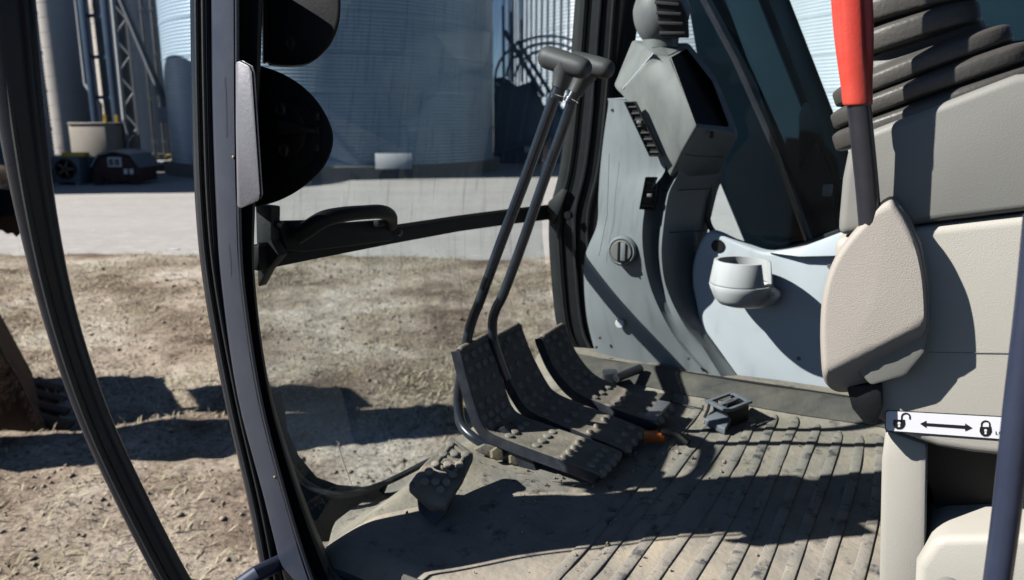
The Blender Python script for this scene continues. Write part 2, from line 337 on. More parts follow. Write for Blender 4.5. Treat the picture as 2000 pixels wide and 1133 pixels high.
np_mesh('dry_grass', vs, fs, M['straw'], 'stuff', 'short dry straw grass scattered over the bare dirt', 'grass')
N = 22000
x = rng.uniform(-7.5, 1.2, N); y = 2.0+rng.random(N)**.8*8.6; keep = vnoise(x, y, 1.6, 12)+rng.normal(0, .2, N) > -.02; x, y = x[keep], y[keep]; N = len(x)
z = gheight(x, y); s = .003+rng.exponential(.0045, N); s = np.minimum(s, .03)
base = np.array([[1, 0, 0], [-1, 0, 0], [0, 1, 0], [0, -1, 0], [0, 0, .7], [0, 0, -.6]], float)
vs = base[None]*s[:, None, None]*(1+rng.uniform(-.35, .35, (N, 6, 3))); ca, sa = np.cos(rng.uniform(0, 6.28, N)), np.sin(rng.uniform(0, 6.28, N))
vx = vs[..., 0]*ca[:, None]-vs[..., 1]*sa[:, None]; vy = vs[..., 0]*sa[:, None]+vs[..., 1]*ca[:, None]
vs = np.stack([vx+x[:, None], vy+y[:, None], vs[..., 2]+z[:, None]+s[:, None]*.3], -1).reshape(-1, 3)
oc = np.array([[0, 2, 4], [2, 1, 4], [1, 3, 4], [3, 0, 4], [2, 0, 5], [1, 2, 5], [3, 1, 5], [0, 3, 5]])
np_mesh('dirt_clods', vs, (oc[None]+(np.arange(N)*6)[:, None, None]).reshape(-1, 3), M['clod'], 'stuff', 'small clods and stones lying on the dry dirt', 'clods')

# ------------------------------------------------------------------ background: bins, silos, yard things
def corr_bin(name, cx, cy, R, H, m, label, ribs=None, corr=.105, amp=.014, sign=None, roof=2.2, nseg=220, base_h=.42):
    t = thing(name, (cx, cy, GZ), label, 'grain bin')
    nr = int(H/corr*4); hs = np.linspace(0, H, nr+1); th = np.linspace(0, 2*np.pi, nseg, endpoint=False)
    rad = R+amp*np.sin(hs/corr*2*np.pi); V = np.stack([rad[:, None]*np.cos(th), rad[:, None]*np.sin(th), np.repeat(hs[:, None]+base_h, nseg, 1)], -1).reshape(-1, 3)
    i = np.arange((nr+1)*nseg).reshape(nr+1, nseg); j = np.roll(i, -1, 1)
    o = np_mesh('wall', V, np.stack([i[:-1], j[:-1], j[1:], i[1:]], -1).reshape(-1, 4), m, smooth=True); o.parent = t
    lathe('foundation', [(R+.25, -.05), (R+.25, base_h), (R-.3, base_h+.01)], (cx, cy, GZ), ZZ, Vector((1, 0, 0)), M['concrete2'], t, 96)
    lathe('roof', [(R+.12, H+base_h-.03), (R+.12, H+base_h+.02), (.5, H+base_h+roof), (.01, H+base_h+roof)], (cx, cy, GZ), ZZ, Vector((1, 0, 0)), m, t, 96)
    # sheet seams: thin lap bands
    bm = bmesh.new()
    for h in np.arange(1.12, H, 1.12):
        add_lathe_open(bm, R+.022, h+base_h, .03, cx, cy)
    finish(bm, 'sheet_seams', m, t)['kind'] = 'stuff'
    if ribs:
        for a_ in ribs:
            p = Vector((cx+math.cos(a_)*(R+.05), cy+math.sin(a_)*(R+.05), GZ+base_h+H/2))
            ra = Vector((math.cos(a_), math.sin(a_), 0))
            box('stiffener', p, ra*.045, Vector((-ra.y, ra.x, 0))*.04, ZZ*(H/2), M['bluesteel'], t, 0)
    return t
def add_lathe_open(bm, R, h, w_, cx, cy, n=96):
    r = [[bm.verts.new((cx+math.cos(6.28318*j/n)*q, cy+math.sin(6.28318*j/n)*q, GZ+hh)) for j in range(n)] for q, hh in ((R-.02, h-w_), (R, h-w_), (R, h+w_), (R-.02, h+w_))]
    for a, b in zip(r, r[1:]):
        for j in range(n): bm.faces.new((a[j], a[(j+1) % n], b[(j+1) % n], b[j]))
b1 = corr_bin('grain_bin', -6.5, 29.3, 5.8, 6.7, M['corrone'], 'big round corrugated steel bin with a white sign panel, seen through the upper windshield')
sg = P(769, 315, 'y', 23.4); box('sign_panel', sg, Vector((.55, 0, 0)), Vector((0, .02, 0)), ZZ*.23, M['trim'], b1, .005)
c2 = Vector((14.6, 56.5)); 
ribs = [math.pi+.12+ i*.042 for i in range(20)]
b2 = corr_bin('grain_bin', c2.x, c2.y, 14.9, 13, M['corr'], 'ribbed round bin with vertical stiffeners, above the grips of the two long levers', ribs=ribs, nseg=360, corr=.2, amp=.026)
b3 = corr_bin('grain_bin', -17.6, 21.9, 4.1, 6.3, M['corrdark'], 'dark blue corrugated bin at the left edge, with a caged ladder', ribs=None)
b4 = corr_bin('grain_bin', 16.8, 27.6, 8.2, 9.5, M['corr'], 'sunlit corrugated bin filling the side window right of the boom', nseg=300)
# ladder with cage on bin 3's right flank
def yard_ladder():
    t = thing('ladder', (-13.6, 21.2, GZ), 'caged ladder climbing the right flank of the dark blue bin', 'ladder')
    for s_ in (-.22, .22): tube('rail', [(-13.55, 20.6+s_, GZ), (-13.55, 20.6+s_, GZ+7)], .035, M['bluesteel'], t, 6)
    for k in range(22): tube('rung', [(-13.55, 20.38, GZ+.3+k*.3), (-13.55, 20.82, GZ+.3+k*.3)], .02, M['bluesteel'], t, 6)
    for k in range(4):
        h = GZ+2.4+k*.95
        tube('cage_hoop', [(-13.55, 20.3, h), (-13.2, 20.3, h), (-13.0, 20.6, h), (-13.2, 20.9, h), (-13.55, 20.9, h)], .035, M['bluesteel'], t, 6)
    box('platform', (-13.35, 20.6, GZ+4.5), Vector((.35, 0, 0)), Vector((0, .4, 0)), ZZ*.06, M['bluesteel'], t, .005)
yard_ladder()
def silo(pxl, pxr, D, H, label):
    dl = (pxl-1000)/1500/1.029; dr = (pxr-1000)/1500/1.029; al, ar = math.atan(dl), math.atan(dr)
    ac = (al+ar)/2; Dc = D/math.cos(ac); R = math.sin((ar-al)/2)*Dc; cx, cy = math.sin(ac)*Dc, math.cos(ac)*Dc
    t = thing('concrete_silo', (cx, cy, GZ), label, 'silo', None)
    bm = bmesh.new(); prof = []
    n = int(H/.6)
    for i in range(n):
        z0 = i*.6; prof += [(R, z0+.02), (R, z0+.58), (R-.012, z0+.59), (R-.012, z0+.61)]
    add_lathe(bm, prof, Vector((cx, cy, GZ)), ZZ, Vector((1, 0, 0)), 64); finish(bm, 'wall', M['concrete'], t)
    lathe('footing', [(R+.3, -.05), (R+.3, .35), (R, .36)], (cx, cy, GZ), ZZ, Vector((1, 0, 0)), M['concrete2'], t, 48)
    lathe('cap', [(R+.15, H), (R+.15, H+.3), (.01, H+.8)], (cx, cy, GZ), ZZ, Vector((1, 0, 0)), M['concrete2'], t, 48)
    return t
silo(80, 186, 35, 24, 'pale concrete silo furthest left, its left flank in the sun')
silo(188, 262, 37, 24, 'middle concrete silo behind the blue tower')
silo(264, 378, 36, 24, 'concrete silo right of the lattice mast, next to the white bin')
def py_z(py, D):  # height of a photo row at a distance
    return P(1000, py, 'y', D).z
def yx(px, D, py=200): return P(px, py, 'y', D)
# blue tower
t = thing('support_tower', yx(205, 29, 340), 'blue two-legged steel tower with cross rungs before the concrete silos', 'tower')
D = 29
zt = GZ+14
def vline(px0, py0, px1, py1, D): return P(px0, py0, 'y', D), P(px1, py1, 'y', D)
xa = P(180, 160, 'y', D).x; xb = P(222, 160, 'y', D).x
for xx in (xa, xb): box('leg', (xx, D, GZ+7), Vector((.13, 0, 0)), Vector((0, .13, 0)), ZZ*7, M['bluesteel'], t, .01)
for k in range(9): box('cross_bar', ((xa+xb)/2, D, GZ+1.2+k*1.42), Vector(((xb-xa)/2, 0, 0)), Vector((0, .05, 0)), ZZ*.06, M['bluesteel'], t, 0)
t = thing('lattice_mast', yx(250, 28.2, 340), 'narrow grey lattice mast between the silos with a bright pipe', 'mast')
xm = P(246, 160, 'y', 28.2).x
for s_ in (-.25, .25): box('mast_leg', (xm+s_, 28.2, GZ+7), Vector((.04, 0, 0)), Vector((0, .04, 0)), ZZ*7, M['greysteel'], t, 0)
for k in range(22):
    z0 = GZ+.3+k*.62; s_ = .25 if k % 2 else -.25
    tube('brace', [(xm-s_, 28.2, z0), (xm+s_, 28.2, z0+.62)], .03, M['palesteel'], t, 5)
t = thing('spout_pipe', P(245, 220, 'y', 27.5), 'bright straight downspout pipe before the lattice mast', 'pipe')
tube('pipe', [P(243, 235, 'y', 27.5), P(212, -80, 'y', 27.5)], .075, M['palesteel'], t, 8)
tube('elbow', [P(243, 235, 'y', 27.5), P(250, 262, 'y', 27.5), P(247, 300, 'y', 27.5)], .05, M['greysteel'], t, 8)
t = thing('conveyor_chute', P(330, 215, 'y', 27), 'dark chute slanting down across the right concrete silo', 'chute')
tube('chute', [P(225, -30, 'y', 27), P(328, 215, 'y', 27)], .12, M['greysteel'], t, 8)
box('gearbox', P(326, 225, 'y', 27), Vector((.22, 0, 0)), Vector((0, .2, 0)), ZZ*.26, M['palesteel'], t, .02)
t = thing('drain_pipe', P(152, 160, 'y', 31), 'dark pipe with a kink running down the pale silo', 'pipe')
tube('pipe', [P(143, -60, 'y', 32), P(168, 165, 'y', 32), P(195, 205, 'y', 31), P(196, 240, 'y', 31)], .10, M['greysteel'], t, 8)
for pxa, w_ in ((290, .05), (310, .06), (345, .10)):
    t = thing('riser_pipe', P(pxa, 330, 'y', 30), {290: 'thin grey riser pipe on the right silo', 310: 'grey riser pipe beside the chute', 345: 'wide blue grey elevator leg beside the white bin'}[pxa], 'pipe')
    xx = P(pxa, 160, 'y', 30).x; box('casing', (xx, 30, GZ+7), Vector((w_, 0, 0)), Vector((0, w_, 0)), ZZ*7, M['greysteel'] if pxa != 345 else M['bluesteel'], t, .005)
    for k in range(8): box('flange', (xx, 30, GZ+1+k*1.6), Vector((w_+.03, 0, 0)), Vector((0, w_+.03, 0)), ZZ*.03, M['greysteel'], t, 0)
# tan shed
D = 27
t = thing('pump_house', P(168, 330, 'y', D), 'low tan shed at the foot of the concrete silos', 'shed')
pl, pr = P(133, 243, 'y', D), P(204, 243, 'y', D)
box('walls', ((pl.x+pr.x)/2, D+.7, (pl.z+GZ)/2), Vector(((pr.x-pl.x)/2, 0, 0)), Vector((0, .7, 0)), ZZ*((pl.z-GZ)/2), M['tan'], t, .01)
box('roof', ((pl.x+pr.x)/2, D+.7, pl.z+.03), Vector(((pr.x-pl.x)/2+.02, 0, 0)), Vector((0, .72, 0)), ZZ*.03, M['tan'], t, .01)
box('vent', P(172, 310, 'y', D-.02), Vector((.10, 0, 0)), Vector((0, .03, 0)), ZZ*.13, M['greysteel'], t, .005)
t = thing('doorway_frame', P(222, 320, 'y', 28.6), 'yellow framed opening between the legs of the blue tower', 'frame')
for pxa in (212, 234): xx = P(pxa, 290, 'y', 28.6).x; box('post', (xx, 28.6, GZ+1.0), Vector((.05, 0, 0)), Vector((0, .05, 0)), ZZ*1.0, M['yellow'], t, 0)
# dock wall and railing
D = 28
pa, pb = P(248, 322, 'y', D), P(372, 322, 'y', D)
t = thing('dock_wall', ((pa.x+pb.x)/2, D, GZ), 'low concrete dock wall left of the white bin', 'wall')
box('wall', ((pa.x+pb.x)/2, D+1, (pa.z+GZ)/2), Vector(((pb.x-pa.x)/2, 0, 0)), Vector((0, 1, 0)), ZZ*((pa.z-GZ)/2), M['concrete2'], t, .01)
box('coping', ((pa.x+pb.x)/2, D+1, pa.z+.03), Vector(((pb.x-pa.x)/2+.05, 0, 0)), Vector((0, 1.06, 0)), ZZ*.03, M['trim'], t, .005)
t = thing('railing', ((pa.x+pb.x)/2, D+.2, pa.z), 'thin yellow safety railing on the concrete dock wall', 'railing')
for h in (.14, .28): tube('rail', [(pa.x, D+.2, pa.z+.06+h), (pb.x, D+.2, pa.z+.06+h)], .02, M['yellow'], t, 6)
for k in range(6): xx = pa.x+(pb.x-pa.x)*k/5; tube('post', [(xx, D+.2, pa.z), (xx, D+.2, pa.z+.36)], .025, M['yellow'], t, 6)
# dark structure between the two bins
t = thing('conveyor_house', yx(1032, 34, 330), 'dark blue conveyor housing with curved hoops low between the two steel bins', 'conveyor housing')
Dq = 33
slab('housing', [P(a, b, 'y', Dq) for a, b in ((964, 152), (985, 150), (1010, 168), (1040, 158), (1062, 205), (1130, 215), (1130, 338), (964, 338))], (0, 2, 0), M['corrdark'], t, .02)
for k, (x0, y0, x1, y1, r_) in enumerate(((985, 60, 1062, 190, .10), (1010, 80, 1100, 220, .08))): tube('slanted_chute', [P(x0, y0, 'y', Dq-.3), P(x1, y1, 'y', Dq-.3)], r_, M['bluesteel'], t, 8)
for rr_, oy in ((52, 0), (66, 0), (84, 4)):
    tube('hoop', [P(1072+rr_*math.cos(a_)*1.25, 150-rr_*math.sin(a_)+oy, 'y', Dq-.5) for a_ in np.linspace(.9, math.pi, 12)], .055, M['bluesteel'], t, 6)
for xq in (984, 1000, 1020): tube('upright', [P(xq, 160, 'y', Dq-.4), P(xq-2, -60, 'y', Dq-.4)], .06, M['bluesteel'], t, 6)
tube('cross_pipe', [P(960, 300, 'y', Dq-.4), P(1095, 262, 'y', Dq-.4)], .05, M['greysteel'], t, 6)
box('junction_box', P(1030, 292, 'y', Dq-.5), Vector((.12, 0, 0)), Vector((0, .1, 0)), ZZ*.12, M['trim'], t, .01)
# fans
def fan(px, D, s_, label, top=False):
    p = P(px, 365, 'z', GZ) if D is None else P(px, 340, 'y', D)
    t = thing('aeration_fan', (p.x, p.y, GZ), label, 'fan')
    box('housing', (p.x, p.y+.3, GZ+.10+s_*.5), Vector((s_*.52, 0, 0)), Vector((0, .3, 0)), ZZ*s_*.5, M['fanbox'], t, .03)
    bm = bmesh.new(); add_lathe(bm, [(s_*.40, 0), (s_*.40, -.06), (s_*.34, -.06), (s_*.32, .04), (.01, .05)], Vector((p.x, p.y-.0, GZ+.12+s_*.5)), Vector((0, 1, 0)), Vector((1, 0, 0)), 28); finish(bm, 'inlet_ring', M['slot'], t)
    for k in range(5):
        a_ = k*1.256; r = Vector((math.cos(a_), 0, math.sin(a_)))
        box('blade', Vector((p.x, p.y-.03, GZ+.12+s_*.5))+r*s_*.17, r*s_*.14, Vector((0, .01, 0)), Vector((-r.z, 0, r.x))*s_*.05, M['tube'], t, 0)
    for sx in (-1, 1): box('skid', (p.x+sx*s_*.4, p.y+.3, GZ+.05), Vector((.04, 0, 0)), Vector((0, .34, 0)), ZZ*.06, M['greysteel'], t, 0)
    if top: box('motor_cover', (p.x+.15, p.y+.3, GZ+.14+s_), Vector((.32, 0, 0)), Vector((0, .15, 0)), ZZ*.06, M['yellow'], t, .02)
fan(130, 21.6, .72, 'left boxy aeration fan with a yellow cover on top', True)
fan(163, 22.4, .66, 'right boxy aeration fan without a yellow cover, beside the maroon shed')
# little barn-shaped shed
p = P(231, 363, 'z', GZ); D = p.y; hw = .62
t = thing('playhouse', p, 'small maroon barn-shaped shed with a white window', 'shed')
def barn(name, w_, h_, y0, y1, m, z0=.1):
    pts = [(-w_, z0), (w_, z0), (w_, z0+h_*.55), (w_*.68, z0+h_*.88), (0, z0+h_), (-w_*.68, z0+h_*.88), (-w_, z0+h_*.55)]
    slab(name, [Vector((p.x+a, y0, GZ+b)) for a, b in pts], (0, y1-y0, 0), m, t, .01)
barn('body', hw, .78, D, D+1.1, M['barn'])
for a, b, c, d in ((-hw-.06, .50, -hw*.68-.03, .84), (-hw*.68-.03, .84, 0, .94), (0, .94, hw*.68+.03, .84), (hw*.68+.03, .84, hw+.06, .50)):
    bm = bmesh.new(); add_prism(bm, [Vector((p.x+a, D-.08, GZ+b)), Vector((p.x+c, D-.08, GZ+d)), Vector((p.x+c, D-.08, GZ+d+.05)), Vector((p.x+a, D-.08, GZ+b+.05))], Vector((0, 1.26, 0))); finish(bm, 'roof_panel', M['greysteel'], t)
wf = box('window', (p.x-.02, D-.02, GZ+.66), Vector((.19, 0, 0)), Vector((0, .02, 0)), ZZ*.13, M['trim'], t, .005)
for sx in (-.09, .08): box('pane', (p.x-.02+sx, D-.045, GZ+.66), Vector((.065, 0, 0)), Vector((0, .008, 0)), ZZ*.09, M['fanbox'], wf, 0)
for sx in (.26, .42): box('label_card', (p.x+sx, D-.012, GZ+.40), Vector((.05, 0, 0)), Vector((0, .01, 0)), ZZ*.07, M['trim'], t, 0)
for sx in (-.5, .5):
    lathe('wheel', [(.01, -.05), (.14, -.05), (.14, .05), (.01, .05)], (p.x+sx, D-.06, GZ+.14), Vector((0, 1, 0)), Vector((1, 0, 0)), M['slot'], t, 16)
# white tank
p = P(-15, 392, 'z', GZ)
t = thing('storage_tank', p, 'white horizontal storage tank on the ground at the left edge', 'tank')
lathe('shell', [(.01, 0), (.12, .03), (.22, .10), (.26, .2), (.26, 2.2), (.2, 2.35), (.01, 2.4)], (p.x+.62, p.y+.2, GZ+.36), Vector((-1, .15, 0)), ZZ, M['tankwhite'], t, 32)
for k in (.5, 1.8): box('saddle', (p.x+.62-k, p.y+.2, GZ+.07), Vector((.06, 0, 0)), Vector((0, .22, 0)), ZZ*.10, M['greysteel'], t, .01)
tube('valve', [(p.x+.64, p.y+.18, GZ+.36), (p.x+.70, p.y+.18, GZ+.36)], .035, M['greysteel'], t, 8)
# small stones / scrap on the yard edge
t = tag(box('scrap_piece', P(342, 491, 'z', GZ)+Vector((0, 0, .02)), Vector((.06, .01, 0)), Vector((0, .03, 0)), ZZ*.015, M['trim'], None, .004), 'pale scrap lying where dirt meets gravel', 'scrap')

# ------------------------------------------------------------------ the excavator's own boom, stick and bucket
t = thing('boom', W(.1, 2.35, GZ), 'dark teal excavator boom rising outside the side window', 'boom')
def bpl(v): return lambda pts: V2(pts, v)
B_ = 2.35
slab('boom_side', V2([(1330, -60), (1398, 345), (1462, 500), (1640, 560), (1668, 440), (1620, 320), (1568, 198), (1488, 0), (1464, -60)], B_), VV*.35, M['boom'], t, .02)
slab('web_plate', V2([(1395, -60), (1458, -60), (1482, 0), (1562, 200), (1630, 370), (1640, 480), (1600, 500)], B_-.03), VV*.028, M['boomblue'], t, .004)
tube('hydraulic_pipe', [P(1345, -60, 'v', B_-.05), P(1440, 120, 'v', B_-.05), P(1520, 300, 'v', B_-.05), P(1580, 470, 'v', B_-.05)], .012, M['rod'], t, 8)
slab('boom_top', [W(.7, B_, 1.1), W(.42, B_, 1.15), W(1.1, B_, 3.1), W(2.7, B_, 3.5), W(2.8, B_, 3.05), W(1.4, B_, 2.7)], VV*.35, M['boom'], t, .02)
slab('pivot_bracket', [W(.5, B_, -.8), W(-.2, B_, -.8), W(-.1, B_, .2), W(.2, B_, .3)], VV*.4, M['boom'], t, .02)
t = thing('boom_cylinder', P(1640, 350, 'v', 2.3), 'slim dark hydraulic ram slanting outside the side window', 'hydraulic ram')
tube('barrel', [P(1500, -60, 'v', 2.28), P(1522, 0, 'v', 2.28), P(1656, 345, 'v', 2.28)], .024, M['boom'], t, 16)
tube('hose', [P(1700, 130, 'v', 2.3), P(1655, 235, 'v', 2.3), P(1612, 300, 'v', 2.3)], .014, M['boomblue'], t, 8)
box('clamp', P(1616, 372, 'v', 2.27), UU*.012, VV*.012, ZZ*.016, M['plate'], t, .004)
slab('bracket', V2([(1570, 200), (1612, 200), (1618, 214), (1616, 245), (1560, 330), (1560, 225)], 2.3), VV*.03, M['boom'], t, .004)
# body panel behind (upper right through the rear side window)
t = thing('engine_housing', W(-.9, 2.5, 0), 'teal side panel of the machine seen past the joystick boot', 'machine panel')
slab('panel', V2([(1780, -120), (2200, -120), (2250, 500), (1780, 500)], 2.6), VV*.6, M['boomblue'], t, .03)
slab('door_panel', V2([(1930, 85), (2180, 60), (2220, 480), (1900, 480)], 2.58), VV*.018, M['boom'], t, .004)
# stick and bucket in front
t = thing('bucket', P(-20, 860, 'z', GZ), 'rusty brown digging bucket standing on the dirt at the left edge', 'bucket')
def BP(px, py, D): return P(px, py, 'y', D)
Db = 4.25
slab('side_plate', [BP(x_, y_, Db) for x_, y_ in ((-330, 540), (-60, 560), (-12, 650), (12, 700), (40, 745), (62, 792), (80, 818), (95, 846), (60, 862), (-20, 866), (-330, 868))], (-.03, .05, 0), M['rust'], t, .01)
slab('side_plate', [BP(x_, y_, Db)+Vector((-.50, .75, 0)) for x_, y_ in ((-330, 540), (-60, 560), (-12, 650), (40, 745), (80, 818), (-330, 868))], (-.03, .05, 0), M['rust'], t, .01)
bm = bmesh.new(); pr = [BP(x_, y_, Db) for x_, y_ in ((-60, 560), (-12, 650), (12, 700), (40, 745), (62, 792), (88, 838))]
rws = [[q+Vector((-.013, .02, 0)) for q in pr], [q+Vector((-.53, .8, 0)) for q in pr]]; bb = grid_mesh(rws); bmesh.ops.solidify(bb, geom=bb.faces[:], thickness=.03); finish(bb, 'shell', M['rust'], t)
for k in range(4): 
    c = BP(100, 848, Db)+Vector((-.04-k*.14, .08+k*.21, .03)); box('tooth', c, Vector((.11, 0, -.03)), Vector((0, .045, 0)), Vector((.01, 0, .035)), M['rust'], t, .008)
t = thing('stick', W(4.6, 2.5, .3), 'dark stick end with a ragged rusty lower edge, upper left edge of view', 'excavator stick')
zig = [(58, 385), (57, 430), (48, 440), (52, 452), (40, 456), (32, 464), (24, 455), (14, 458), (4, 450), (-200, 446), (-300, 300), (10, 330), (40, 350)]
slab('linkage', [BP(x_, y_, 4.3) for x_, y_ in zig], (-.23, .35, 0), M['rust'], t, .006)
slab('arm_side', [BP(x_, y_, 4.22) for x_, y_ in ((50, 384), (30, 372), (-10, 368), (-300, 330), (-300, 425), (-10, 425), (42, 418))], (-.045, .07, 0), M['tube'], t, .01)
slab('arm', [Vector((-3.10, 3.66, -.6)), Vector((-2.78, 3.66, -.35)), Vector((-2.86, 3.66, .5)), Vector((-3.0, 3.66, 1.25)), Vector((-3.3, 3.66, 1.25)), Vector((-3.2, 3.66, .2))], (-.22, .46, 0), M['boom'], t, .02)
slab('bucket_link', [Vector((-3.1, 3.7, -1.05)), Vector((-2.86, 3.7, -.95)), Vector((-2.82, 3.7, -.5)), Vector((-3.0, 3.7, -.5))], (-.2, .4, 0), M['rust'], t, .02)

# ------------------------------------------------------------------ cab shell
cab = thing('cab_frame', W(.2, 1.35, -.1), 'dark navy steel cab frame with pillars and roof round the open doorway', 'cab frame')
GU = [(-.12, .77), (-.05, .80), (0, .825), (.06, .843), (.13, .863), (.21, .886), (.33, .903), (.4, .905), (.52, .892), (.7, .866), (.82, .847), (.95, .838), (1.25, .80), (1.6, .74)]
def gu(z): return float(np.interp(z, [a for a, b in GU], [b for a, b in GU]))
# left pillar: three nested profiles
DV = UU*.745+VV*.667
Y = [-60, 0, 200, 400, 560, 780, 980, 1133, 1200]
L0 = [369, 370, 373, 380, 396, 436, 498, 558, 588]
L1 = [411, 412, 414, 421, 432, 466, 526, 588, 615]
L2 = [462, 462, 463, 466, 474, 508, 562, 622, 655]
L3 = [515, 515, 508, 500, 500, 531, 590, 655, 690]
z_ = lambda xs_: list(zip(xs_, Y))
L0 = [369, 370, 373, 380, 396, 436, 482, 512, 530]; L1 = [411, 412, 414, 421, 432, 463, 515, 552, 572]; L2 = [462, 462, 463, 466, 474, 508, 560, 608, 640]; L3 = [515, 515, 508, 500, 500, 531, 590, 650, 690]
band('outer_seal_channel', z_(L0), z_([a+2 for a in L1]), .735, DV*.08, M['tube'], cab, .22)
band('pillar', z_(L1), z_(L2), .715, DV*.14, M['navy'], cab, .12)
band('inner_seal', z_([a-2 for a in L2]), z_(L3), .765, DV*.09, M['rubber'], cab, .18)
# groove lines along the channel
tube('seal_bead', spline([P(a+14, b, 'v', .731) for a, b in z_(L0)], 5), .0035, M['rubber'], cab, 8)
tube('seal_bead', spline([P(a+27, b, 'v', .731) for a, b in z_(L0)], 5), .003, M['rubber'], cab, 8)
tube('weld_edge', spline([P(a+1, b, 'v', .713) for a, b in z_(L2)], 5), .0025, M['navy'], cab, 8)
# right front pillar
Yr = [-60, 0, 200, 330, 420, 520, 640, 700, 760]
R0 = [1124, 1120, 1105, 1090, 1070, 1072, 1085, 1112, 1140]
R1 = [1236, 1228, 1200, 1182, 1176, 1172, 1180, 1190, 1200]
band('pillar', list(zip(R0, Yr)), list(zip([a+30 for a in R0], Yr)), 1.90, VV*.05, M['rubber'], cab, .2)
band('pillar', list(zip([a+28 for a in R0], Yr)), list(zip(R1, Yr)), 1.885, VV*.09, M['black'], cab, .12)
for off, rr in ((22, .004), (52, .005), (78, .004)):
    tube('seal_bead', spline([P(a+off, b, 'v', 1.878) for a, b in zip(R0, Yr)], 5), rr, M['rubber'] if off != 52 else M['rod'], cab, 8)
# roof, back wall, sills (kept thin but real)
boxu('roof', W(.0, 1.36, 1.62), .80, .62, .035, M['darkint'], cab, .02)
boxu('rear_wall', W(-.82, 1.36, .75), .03, .60, .83, M['darkint'], cab, .01)
boxu('rear_corner_post', W(-.80, .80, .7), .05, .04, .9, M['navy'], cab, .01)
slab('floor_plate', [W(-.8, .80, -.06), W(.74, .80, -.06), W(.80, 1.0, -.06), W(.79, 1.93, -.06), W(-.8, 1.93, -.06)], ZZ*.035, M['navy'], cab, .003)
slab('under_frame', [W(-.9, .86, -1.0), W(.70, .86, -1.0), W(.74, 1.9, -1.0), W(-.9, 1.9, -1.0)], ZZ*.92, M['boom'], cab, .01)
track = thing('unseen_crawler_track', W(-.2, .2, GZ), 'unseen crawler track below the doorway, added to block ground bounce', 'crawler track')  # out of view, added to cut light bouncing up off the ground
slab('track_frame', [W(2.2, -.15, GZ+.05), W(-2.4, -.15, GZ+.05), W(-2.7, -.15, GZ+.4), W(-2.4, -.15, GZ+.8), W(1.2, -.15, GZ+.8), W(1.9, -.15, GZ+.6)], VV*.5, M['rust'], track, .03)
for k in range(22): boxu('track_shoe', W(1.1-k*.17, .10, GZ+.83), .07, .28, .02, M['rust'], track, .008)
# right side lower wall under the window, rear part
slab('window_surround', V2([(1155, 760), (1150, -80), (1226, -80), (1190, 200), (1186, 440), (1400, 520), (1660, 500), (1700, 800), (1400, 800)], 1.93), VV*.04, M['black'], cab, .004)
slab('side_wall', [W(.10, 1.90, -.05), W(-.8, 1.90, -.05), W(-.8, 1.90, .5), W(.10, 1.90, .43)], VV*.04, M['black'], cab, .004)
tube('window_seal', spline([P(a, b, 'v', 1.925) for a, b in ((1392, 300), (1385, 380), (1383, 430), (1400, 458), (1440, 472), (1500, 490), (1560, 480), (1640, 452))], 5), .007, M['rubber'], cab, 8)
tube('side_sill_rail', [W(.02, 1.9, .45), W(-.2, 1.9, .47), W(-.8, 1.9, .5)], .012, M['rubber'], cab, 8)
# orange lamp / small marks not built: reflections only

# lower left glass corner rubber
fil = [(528, 770), (540, 850), (562, 900), (598, 943), (640, 958), (690, 962), (745, 950), (730, 985), (680, 1020), (640, 1060), (600, 1060), (560, 980), (530, 860)]
M['seal'] = mat('shade darkened green black seal', (.006, .009, .008), .7, spec=.15)  # the pillar's shadow is put into this very dark colour
slab('corner_seal', [P(x_, y_, 'v', .93+.0006*(x_-528)) for x_, y_ in fil], VV*.03, M['seal'], cab, .004)
tube('glass_bead', spline([P(545, 870, 'v', .93), P(566, 908, 'v', .94), P(600, 946, 'v', .96), P(650, 966, 'v', .98), P(700, 962, 'v', 1.02), P(760, 940, 'v', 1.08), P(830, 905, 'v', 1.14), P(900, 872, 'v', 1.2)], 5), .006, M['rubber'], cab, 8)

# windshield: upper and lower pane + cross bar
wsh = thing('windshield', W(.86, 1.38, 0), 'dusty two-pane front windshield divided by a black cross bar', 'windshield')
def pane(name, z0, z1, v0, v1):
    zs = np.linspace(z0, z1, 22); vs_ = np.linspace(v0, v1, 6)
    bm = grid_mesh([[W(gu(z)+.012, v, z) for v in vs_] for z in zs])
    return finish(bm, name, M['glass'], wsh, recalc=False)
pane('upper_pane', .425, 1.58, .83, 1.91); pane('lower_pane', -.10, .418, .83, 1.91)
Bl = [(505, 480), (600, 470), (760, 446), (900, 425), (1000, 412), (1090, 402)]
Br = [(505, 530), (560, 518), (760, 478), (900, 452), (1000, 438), (1092, 427)]
A = [P(a, b, 'u', .885) for a, b in Bl]; B = [P(a, b, 'u', .885) for a, b in Br]
bm = bmesh.new(); rings = []
for a, b in zip(A, B):
    rings.append([bm.verts.new(q) for q in (a, a+UU*.022, b+UU*.022, b)])
for r0, r1 in zip(rings, rings[1:]):
    for j in range(4): bm.faces.new((r0[j], r0[(j+1) % 4], r1[(j+1) % 4], r1[j]))
bm.faces.new(rings[0][::-1]); bm.faces.new(rings[-1])
finish(bm, 'cross_bar', M['black'], wsh, .003)
tube('bar_seal', [P(a, b-2, 'u', .884) for a, b in Bl], .0035, M['rubber'], wsh, 8)
slab('end_bracket', V2([(1070, 395), (1098, 368), (1108, 372), (1090, 420), (1078, 440), (1066, 425)], 1.87), VV*.015, M['rubber'], wsh, .003)
lathe('bracket_bolt', [(.012, 0), (.012, .01), (.01, .014)], P(1112, 420, 'v', 1.86), -VV, ZZ, M['black'], wsh, 6)
slab('left_bracket', V2([(498, 400), (530, 404), (529, 470), (545, 500), (520, 530), (503, 562)], .86), VV*.02, M['rubber'], wsh, .003)
